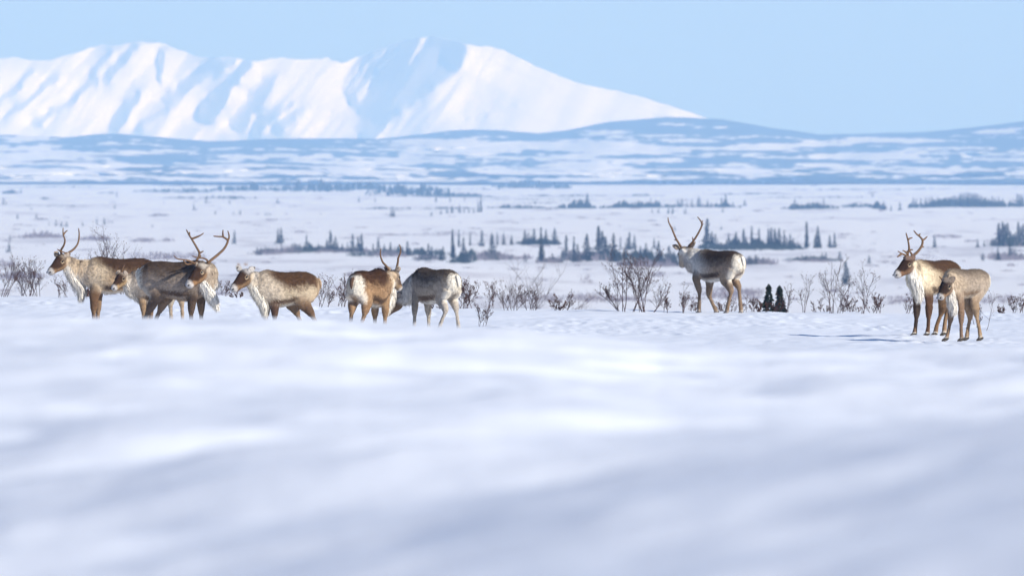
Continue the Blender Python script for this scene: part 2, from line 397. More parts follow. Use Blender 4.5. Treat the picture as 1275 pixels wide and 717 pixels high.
def eval_mesh(o):
    dg = bpy.context.evaluated_depsgraph_get(); e = o.evaluated_get(dg); me = e.to_mesh()
    V = np.empty(len(me.vertices) * 3); me.vertices.foreach_get('co', V); V = V.reshape(-1, 3)
    N = np.empty(len(me.vertices) * 3); me.vertices.foreach_get('normal', N); N = N.reshape(-1, 3)
    Fq = [tuple(p.vertices) for p in me.polygons]
    e.to_mesh_clear(); return V, N, Fq

DEF_PAL = dict(back=(.125, .072, .043), side=(.36, .24, .15), belly=(.62, .57, .50), stripe=(.085, .05, .033), neck=(.60, .47, .33),
               neckfoot=(.74, .69, .62), legf=(.16, .09, .05), legh=(.16, .09, .05), thigh=(.24, .15, .09), shank=(.28, .19, .12), rump=(.78, .72, .62),
               face=(.075, .04, .025), cheek=(.27, .165, .09), muzzle=(.44, .41, .39), brow=(.24, .19, .15), split=0.02, soft=0.45, shoulder=(.5, .40, .3), rumpw=0.055,
               neckx=0.16)

def reindeer(sp):
    rs = np.random.RandomState(sp['seed']); pal = dict(DEF_PAL); pal.update(sp.get('pal', {}))
    D = sp['D']; k = F / D; px0 = sp['mid']; X0 = (px0 - 637.5) / k
    zg = gz1(X0, D) - sp.get('sink', 0.02); y0 = HY + (CZ - zg) * k
    phi = math.radians(sp['phi']); f = Vector((math.cos(phi), math.sin(phi), 0)); sd = Vector((-f.y, f.x, 0)); up = Vector((0, 0, 1))
    L = sp['L'] / 1.18; H = sp['H']; dh = sp.get('dh', 1.0); dw = sp.get('dw', 1.0)
    def I(px, py, Y): return Vector(((px - px0) / k, Y, (y0 - py) / k))
    def T(x, y, z):      # torso frame -> local
        return f * (x * L) + sd * (y * dw) + up * (H - (1.10 - z) * dh)
    root = empty('reindeer', (X0, D, zg), sp['label'], 'reindeer', 'reindeer of the herd on the snow')
    torso = [(-.655, .85, .05, .04), (-.62, .85, .14, .10), (-.55, .85, .195, .155), (-.42, .855, .235, .19), (-.25, .84, .255, .215), (-.05, .81, .268, .235),
             (.15, .805, .29, .235), (.30, .83, .28, .21), (.42, .85, .245, .17), (.50, .82, .19, .13), (.56, .80, .10, .07)]
    secs = []
    for (x, z, hh, hw) in torso:
        wth = 1 + sp.get('withers', 0.06) * math.exp(-((x - .30) / .12) ** 2)
        secs.append((x, z, hh * wth, hw))
    # dense torso samples
    ts = np.linspace(0, 1, 34); xs = [s[0] for s in secs]; base_t = np.linspace(0, 1, len(secs))
    ip = lambda j: np.interp(ts, base_t, [s[j] for s in secs])
    tx, tz, thh, thw = ip(0), ip(1), ip(2), ip(3)
    V = []; Fc = []; SEG = []       # SEG: (type, centre, axisU, ru, axisV, rv, axisW, t)
    sl_ = []
    for a, b, c, d_ in zip(tx, tz, thh, thw):
        cc = T(a, 0, b); sl_.append((cc, sd * (d_ * dw), up * (c * dh)))
        SEG.append(('torso', cc, sd, d_ * dw, up, c * dh, f, a))
    ring_loft(V, Fc, sl_, 20)
    # head frame
    hp = sp['poll']; hm = sp['muzzle']
    P0 = I(*hp); P1 = I(*hm); ax = (P1 - P0); hl = ax.length; ax = ax / hl
    hu = (up - ax * up.dot(ax)).normalized(); hs_ = ax.cross(hu).normalized()
    hs = sp.get('hs', 1.0) * 1.13
    head = [(-.16, .045, .05, -.03), (-.06, .07, .078, -.01), (.08, .078, .092, 0), (.24, .08, .098, -.01), (.4, .07, .09, -.012), (.56, .056, .074, -.010), (.72, .048, .062, -.008), (.86, .049, .057, -.008),
            (.95, .046, .050, -.010), (1.02, .026, .026, -.01)]
    hts = np.linspace(0, 1, 26); hb = np.linspace(0, 1, len(head)); hi = lambda j: np.interp(hts, hb, [s[j] for s in head])
    sl_ = []
    for t, a, b, o_ in zip(hi(0), hi(1), hi(2), hi(3)):
        cc = P0 + ax * (t * hl) + hu * (o_ * hs); sl_.append((cc, hs_ * (a * hs), hu * (b * hs)))
        SEG.append(('head', cc, hs_, a * hs, hu, b * hs, ax, t))
    ring_loft(V, Fc, sl_, 16)
    # neck
    nb = T(.30, 0, .86); n2 = T(.44, 0, .93); ne = P0 + ax * (0.04 * hl) - hu * 0.02
    nmid = I(*sp['neckmid']) if 'neckmid' in sp else (n2.lerp(ne, 0.5) + up * (-0.02))
    nb = nb - up * .02; n2 = n2 - up * .06
    nmid = nmid - up * .025; nsz = (.35 + .65 * dh * sp.get('hs', 1))
    nw = sp.get('nw', 1.0)
    pts, rr, tt = resample([nb, n2, nmid, ne], [.17 * nsz, .155 * nsz, .125 * nw * nsz, .08 * nsz], 0.035)
    sl_ = []
    for i, (p, r, t) in enumerate(zip(pts, rr, tt)):
        tg = (pts[min(i + 1, len(pts) - 1)] - pts[max(i - 1, 0)]).normalized()
        ref = sd if abs(tg.dot(sd)) < .85 else f
        v_ = (up - tg * up.dot(tg)); v_ = v_.normalized() if v_.length > .2 else hu
        u_ = tg.cross(v_).normalized()
        sl_.append((p, u_ * r * 0.78, v_ * r * 1.3)); SEG.append(('neck', p, u_, r * .78, v_, r * 1.3, tg, t))
    ring_loft(V, Fc, sl_, 16)
    # legs
    lk = sp.get('legs', {}); feet = []
    lr = sp.get('lr', 1.0) * 1.22
    legz = lambda z: z * (H - (1.10 - .53) * dh) / .53 if z < .53 else None
    for name in ('fl', 'fr', 'hl', 'hr'):
        s = 1 if name[1] == 'l' else -1; yy = s * 0.115 * dw
        if name[0] == 'f':
            wk = .35 + .65 * dw; joints = [T(.30, s * .10, .80), T(.25, s * .110, .60), f * (.29 * L) + sd * yy + up * legz(.33), f * (.285 * L) + sd * yy + up * legz(.11), f * (.33 * L) + sd * yy + up * legz(.035)]
            rad = [.12 * wk, .076 * lr * wk, .041 * lr, .025 * lr, .033 * lr]
        else:
            wk = .35 + .65 * dw; joints = [T(-.42, s * .09, .80), T(-.30, s * .125, .62), f * (-.54 * L) + sd * yy + up * legz(.40), f * (-.50 * L) + sd * yy + up * legz(.11), f * (-.45 * L) + sd * yy + up * legz(.035)]
            rad = [.165 * wk, .115 * lr * wk, .045 * lr, .026 * lr, .034 * lr]
        ov = lk.get(name)
        if ov:
            for i, q in enumerate(ov):
                if q is not None:
                    Yq = joints[i + 1].y + (q[2] if len(q) > 2 else 0)
                    zq = (y0 - q[1]) / k
                    if i == 3: zq = 0.035
                    joints[i + 1] = Vector(((q[0] - px0) / k, Yq, zq))
        js = joints[:]
        # shank bulge between stifle and hock
        if name[0] == 'h':
            mid = joints[1].lerp(joints[2], .5); js = joints[:2] + [mid] + joints[2:]; rad = rad[:2] + [.062 * lr] + rad[2:]
            nn = 5
        else:
            mid = joints[1].lerp(joints[2], .5); js = joints[:2] + [mid] + joints[2:]; rad = rad[:2] + [.052 * lr] + rad[2:]
            nn = 5
        can = joints[2].lerp(joints[3], .35); js.insert(4, can); rad.insert(4, .0255 * lr)
        pts, rr, tt = resample(js, rad, 0.03)
        sl_ = []
        for i, (p, r, t) in enumerate(zip(pts, rr, tt)):
            tg = (pts[min(i + 1, len(pts) - 1)] - pts[max(i - 1, 0)]).normalized()
            fv = (f - tg * f.dot(tg)).normalized(); u_ = tg.cross(fv).normalized()
            flat = 0.55 if t < .3 else 0.9
            if i > 0 and t < .12: flat = .6
            sl_.append((p, u_ * r * flat, fv * r)); SEG.append((name, p, u_, r * flat, fv, r, tg, t))
        ring_loft(V, Fc, sl_, 12)
        feet.append((joints[4], fv))
    # voxel union -> one continuous body
    tmp = mesh_obj('tmp_body', [tuple(v) for v in V], Fc)
    rm = tmp.modifiers.new('r', 'REMESH'); rm.mode = 'VOXEL'; rm.voxel_size = 0.0125
    sm = tmp.modifiers.new('s', 'SMOOTH'); sm.factor = 0.5; sm.iterations = 3
    BV, BN, BF = eval_mesh(tmp); me0 = tmp.data; bpy.data.objects.remove(tmp); bpy.data.meshes.remove(me0)
    # coat colours in the animal's own body coordinates
    types = ['torso', 'head', 'neck', 'fl', 'fr', 'hl', 'hr']
    def coat(PV):
        Dm = np.full((len(types), len(PV)), 9.0); A = {q: [np.zeros(len(PV)), np.zeros(len(PV)), np.zeros(len(PV))] for q in types}
        for (q, c, u, ru, v, rv, w, t) in SEG:
            d = PV - np.array(c); du = d @ np.array(u); dv = d @ np.array(v); dw_ = d @ np.array(w)
            qd = np.sqrt((du / ru) ** 2 + (dv / rv) ** 2 + (dw_ / 0.035) ** 2 * 0.6)
            dist = (qd - 1) * min(ru, rv); j = types.index(q); m = dist < Dm[j]
            Dm[j] = np.where(m, dist, Dm[j]); A[q][0] = np.where(m, t, A[q][0]); A[q][1] = np.where(m, du / ru, A[q][1]); A[q][2] = np.where(m, dv / rv, A[q][2])
        n1 = fbm(PV[:, 0] * 7 + PV[:, 1] * 5, PV[:, 2] * 9, sp['seed'], 3); n2 = fbm(PV[:, 0] * 30 + PV[:, 2] * 8, PV[:, 2] * 16 + PV[:, 1] * 22, sp['seed'] + 3, 3, .7)
        DK = dict(back=.62, face=.6, cheek=.72, legf=.72, legh=.74, thigh=.8, side=.86, stripe=.7, shank=.8)
        def C(n): return np.array(pal[n])[None] * DK.get(n, 1.0)
        def mx(a, b, m): return a * (1 - m[:, None]) + b * m[:, None]
        cols = []
        t, u, v = A['torso']
        vr = PV[:, 2]
        c = mx(C('side') + 0 * PV, C('back'), sst(pal['split'] - pal['soft'], pal['split'] + pal['soft'], v + .28 * n1 + .25 * n2))
        c = mx(c, C('shoulder'), sst(pal['neckx'] - .22, pal['neckx'] + .20, t + .05 * n1 - 0.26 * sst(.2, .9, v)))
        c = mx(c, C('neck'), sst(pal['neckx'] + .05, pal['neckx'] + .33, t + .05 * n1 - .16 * sst(.3, 1, v)))
        st = sst(-.82, -.70, v + .1 * n1) * (1 - sst(-.55, -.42, v + .12 * n1)) * sst(-.32, -.2, t) * (1 - sst(.20, .32, t))
        c = mx(c, C('stripe'), st * .9)
        c = mx(c, C('belly'), (1 - sst(-.92, -.78, v)) * sst(-.5, -.3, t) * .9)
        c = mx(c, C('rump'), (1 - sst(-.60 - .05 + pal['rumpw'], -.55 + pal['rumpw'], t + .015 * n1)) * sst(-1.1, -.5, v) * (1 - sst(.86, .99, v)))
        cols.append(c)
        t, u, v = A['head']
        c = mx(C('cheek') + 0 * PV, C('face'), sst(-.42, .08, v + .2 * n1 - 0.5 * sst(.6, .8, t)))
        c = mx(c, C('brow'), (1 - sst(.10, .28, t)) * sst(.1, .5, v))
        c = mx(c, C('neck'), (1 - sst(.0, .28, t - .1 * v)) * (1 - sst(-.1, .3, v)))
        c = mx(c, C('face'), sst(.2, .4, t) * (1 - sst(.74, .82, t)) * sst(.4, .6, v))
        c = mx(c, C('muzzle'), sst(.80, .90, t))
        er = np.abs(t - .30) / .1 + np.abs(v - .28) / .34
        c = mx(c, np.array((.5, .38, .25))[None], (1 - sst(.7, 1.0, er)) * (np.abs(u) > .5) * .8)
        cols.append(c)
        t, u, v = A['neck']
        c = mx(C('neck') + 0 * PV, C('neckfoot'), 1 - sst(-.6, .0, v + .2 * n1))
        c = mx(c, C('shoulder'), sst(.55, .95, v) * (1 - sst(.45, .75, t)) * .7)
        c = mx(c, C('brow'), sst(.72, .93, t) * sst(-.3, .25, v))
        cols.append(c)
        for q, cu, cl in (('fl', 'shoulder', 'legf'), ('fr', 'shoulder', 'legf'), ('hl', 'thigh', 'legh'), ('hr', 'thigh', 'legh')):
            t, u, v = A[q]; s = 1 if q[1] == 'l' else -1
            out = u * (1 if (sd.dot(SEGU[q]) * s > 0) else -1)
            top = mx(C('side') + 0 * PV, C(cu), sst(.05, .2, t)) if q[0] == 'h' else C('side') * .4 + C('shoulder') * .6 + 0 * PV
            c = mx(top, C(cl), sst(.12 if q[0] == 'h' else .03, .30 if q[0] == 'h' else .17, t + .05 * n1))
            c = mx(c, C('shank'), sst(.45, .6, t) * (1 - sst(-.1, .5, v)) * .55)
            c = mx(c, C('shank') * 1.4, (1 - sst(-.7, -.2, out)) * sst(.15, .3, t) * .5)
            if q[0] == 'h': c = mx(c, C('rump'), (1 - sst(-.8, -.25, v)) * (1 - sst(.22, .42, t)) * (.85 if pal['rumpw'] > .055 else .35))
            c = mx(c, C('neckfoot'), sst(.955, .99, t) * .8)
            cols.append(c)
        Wt = np.exp(-np.maximum(Dm, -.05) / 0.012); 
        Wt[0] *= 1.0
        for j in (3, 4, 5, 6):
            tq = A[types[j]][0]; Wt[j] *= sst(.02 if j < 5 else -.03, .16 if j < 5 else .10, tq) + .02
        Wt[2] *= sst(.12, .4, A['neck'][0]) + .05
        Wt /= Wt.sum(0, keepdims=True)
        out = sum(Wt[j][:, None] * cols[j] for j in range(len(types)))
        return out * (1 + .17 * n2[:, None] + .12 * n1[:, None]), Wt
    SEGU = {}
    for sg in SEG: SEGU.setdefault(sg[0], sg[2])
    colr, Wt = coat(BV)
    body = mesh_obj('body', BV, BF, M_fur, root, col=colr)
    # fur: thin tapering locks lying back and down over the coat
    nf = sp.get('nf', 9000)
    fa = np.array([q[:3] for q in BF]); a_, b_, c_ = BV[fa[:, 0]], BV[fa[:, 1]], BV[fa[:, 2]]
    pick = rs.randint(0, len(fa), nf); r1 = rs.rand(nf, 1); r2 = rs.rand(nf, 1)
    base = a_[pick] + (b_[pick] - a_[pick]) * r1 + (c_[pick] - a_[pick]) * r2
    nrm = BN[fa[pick, 0]]; w_ = Wt[:, fa[pick, 0]]
    legw = w_[3:].sum(0); headw = w_[1]; neckw = w_[2]; torw = w_[0]
    ln = torw * .045 + neckw * .065 + headw * .013 + legw * .015
    lowneck = clamp(-nrm[:, 2]) * neckw
    ln = ln + .05 * lowneck
    flow = np.array(-f)[None] * (torw * 1.0 + headw * 0)[:, None] + np.array((0, 0, -1.))[None] * (torw * .55 + neckw * 1.2 + legw * 1)[:, None] - np.array(ax)[None] * headw[:, None]
    flow += rs.randn(nf, 3) * .30
    flow -= nrm * (flow * nrm).sum(1, keepdims=True); flow /= np.linalg.norm(flow, axis=1, keepdims=True) + 1e-6
    dirn = flow + nrm * .20; dirn /= np.linalg.norm(dirn, axis=1, keepdims=True)
    wd = np.cross(nrm, flow) * (0.008 * rs.uniform(.6, 1.2, (nf, 1)))
    ll = (ln * rs.uniform(.6, 1.25, nf))[:, None]
    tip = base + dirn * ll; b2 = base - nrm * .004
    FV = np.stack([b2 - wd, b2 + wd, tip], 1).reshape(-1, 3)
    cf = colr[fa[pick, 0]] * rs.uniform(.82, 1.13, (nf, 1)); cf = np.repeat(cf, 3, 0)
    mesh_obj('fur', FV, np.arange(nf * 3).reshape(-1, 3), M_fur, root, col=cf)
    # mane hanging from the throat
    if 'mane' in sp:
        mV = []; mF = []; pts = [I(*q[:3]) for q in sp['mane']]; rad = [q[3] for q in sp['mane']]
        pts, rr, tt = resample(pts, rad, .03); sl_ = []
        for i, (p, r) in enumerate(zip(pts, rr)):
            tg = (pts[min(i + 1, len(pts) - 1)] - pts[max(i - 1, 0)]).normalized()
            sl_.append((p, Vector((1, 0, 0)) * (r * .95), Vector((0, 1, 0)) * (r * .8)))
        ring_loft(mV, mF, sl_, 10)
        mv = np.array([tuple(v) for v in mV]); nm = 2200; src = rs.randint(0, len(mv), nm)
        cen = np.array([tuple(p) for p in pts]); ci = np.argmin(((mv[src][:, None] - cen[None]) ** 2).sum(2), 1)
        nr_ = mv[src] - cen[ci]; nr_ /= np.linalg.norm(nr_, axis=1, keepdims=True) + 1e-6
        td = cen[np.minimum(ci + 1, len(cen) - 1)] - cen[np.maximum(ci - 1, 0)]; td /= np.linalg.norm(td, axis=1, keepdims=True)
        dr = td * .8 + np.array((0, 0, -.7))[None] + nr_ * .18 + rs.randn(nm, 3) * .12; dr /= np.linalg.norm(dr, axis=1, keepdims=True)
        bs = mv[src] + rs.randn(nm, 3) * .012; wdv = np.cross(nr_, dr) * .006
        FV = np.stack([bs - wdv, bs + wdv, bs + dr * rs.uniform(.05, .13, (nm, 1))], 1).reshape(-1, 3)
        nb_ = len(mv); allV = np.vstack([mv, FV]); allF = [tuple(q) for q in mF] + [(nb_ + 3 * i, nb_ + 3 * i + 1, nb_ + 3 * i + 2) for i in range(nm)]
        mcol = np.array(pal['neckfoot'])[None] * np.concatenate([np.ones(nb_), np.repeat(rs.uniform(.85, 1.12, nm), 3)])[:, None]
        mesh_obj('mane', allV, allF, M_fur, root, col=mcol)
    # ears
    for e, (tip, s) in enumerate(zip(sp['ears'], (1, -1))):
        tp = I(*tip); side = hs_ if (tp - P0).dot(hs_) > 0 else -hs_
        bs = P0 + ax * (.06 * hl) + side * (.055 * hs) + hu * (.055 * hs)
        d = tp - bs; el = max(d.length, .11 * hs); d.normalize(); tp = bs + d * el
        wv = d.cross(Vector((.2, -1, .1))).normalized(); dv = d.cross(wv)
        eV = []; eF = []
        ring_loft(eV, eF, [(bs.lerp(tp, t), wv * r, dv * r * .45) for t, r in ((-.1, .02), (.12, .032), (.35, .045), (.6, .043), (.82, .027), (1, .006))], 10)
        ec = np.repeat(np.array([pal.get('ear', (.30, .25, .21))]), len(eV), 0)
        eo = mesh_obj('ear', [tuple(v) for v in eV], eF, M_fur, root, col=ec)
        iV = []; iF = []; off = -dv if (-dv).y < 0 else dv
        if off.y < 0:
            ring_loft(iV, iF, [(bs.lerp(tp, t) + off * .010, wv * r, dv * .006) for t, r in ((.15, .016), (.38, .030), (.62, .028), (.85, .012))], 8)
            mesh_obj('ear_hollow', [tuple(v) for v in iV], iF, M_fur, eo, col=np.repeat(np.array([(.09, .075, .07)]), len(iV), 0))
    # eyes
    for s in (1, -1):
        c = P0 + ax * (.30 * hl) + hs_ * (s * .073 * hs) + hu * (.022 * hs); eV = []; eF = []
        ring_loft(eV, eF, [(c + ax * (t * .017 * 1.25), hs_ * (.014 * r), hu * (.015 * r)) for t, r in ((-1, .1), (-.8, .6), (-.4, .92), (0, 1), (.4, .92), (.8, .6), (1, .1))], 10)
        mesh_obj('eye', [tuple(v) for v in eV], eF, M_eye, root)
    # nose pad
    nV = []; nF = []; c = P0 + ax * (hl * .965) + hu * (.006 * hs)
    ring_loft(nV, nF, [(c + ax * t, hs_ * (.030 * r * hs), hu * (.024 * r * hs)) for t, r in ((-.035, .5), (-.015, .95), (.008, 1), (.026, .7), (.034, .2))], 12)
    if sp.get('nose', 'snow') == 'dark': mesh_obj('nose', [tuple(v) for v in nV], nF, M_nose, root)
    else:
        mesh_obj('nose', [tuple(v) for v in nV], nF, M_fur, root, col=np.repeat(np.array([(.42, .41, .42)]), len(nV), 0))
        for s in (1, -1):
            nV = []; nF = []; cc = c + hs_ * (s * .026 * hs) + ax * .016
            ring_loft(nV, nF, [(cc + ax * t, hs_ * (.012 * r), hu * (.013 * r)) for t, r in ((-.02, .5), (0, 1), (.018, .5))], 8)
            mesh_obj('nostril', [tuple(v) for v in nV], nF, M_nose, root)
    # hooves: two toes each
    for (p, fv) in feet:
        hV = []; hF = []; lat = fv.cross(up).normalized(); fw = Vector((fv.x, fv.y, 0)).normalized()
        for s in (1, -1):
            cc = Vector((p.x, p.y, 0.0)) + lat * (s * .018)
            ring_loft(hV, hF, [(cc + fw * t + up * h, lat * (.017 * r), (up * .6 + fw * .2) * (.034 * r)) for t, r, h in ((-.03, .6, .05), (0, .95, .042), (.035, .9, .03), (.065, .55, .018), (.075, .1, .012))], 8)
        mesh_obj('hoof', [tuple(v) for v in hV], hF, M_hoof, root)
    # tail
    tV = []; tF = []; tb = T(-.635, 0, .99)
    tl = [(tb, .03), (tb - f * .03 - up * .05, .034), (tb - f * .04 - up * .11, .026), (tb - f * .035 - up * .16, .008)]
    ring_loft(tV, tF, [(p, sd * r, f * (r * .6)) for p, r in tl], 10)
    mesh_obj('tail', [tuple(v) for v in tV], tF, M_fur, root, col=np.repeat(np.array([pal.get('tail', pal['rump'])]), len(tV), 0))
    # antlers
    ar = sp.get('ar', 1.0)
    for an in sp.get('antlers', []):
        aV = []; aF = []; main = an[0]
        for bi, br in enumerate(an):
            pts = spline([I(*q) for q in br], 4); n = len(pts); r0 = (.018 if bi == 0 else .0135) * ar; r1 = (.0075 if bi == 0 else .0055) * ar
            tube(aV, aF, pts, [r0 + (r1 - r0) * (i / (n - 1)) ** 1.2 if i < n - 1 else r1 * .3 for i in range(n)], 7)
        mesh_obj('antler', [tuple(v) for v in aV], aF, M_antler, root)
    return root
def sp_side(t): return Vector((0.1, 1, 0)) if abs(t.y) < .8 else Vector((1, 0, 0))

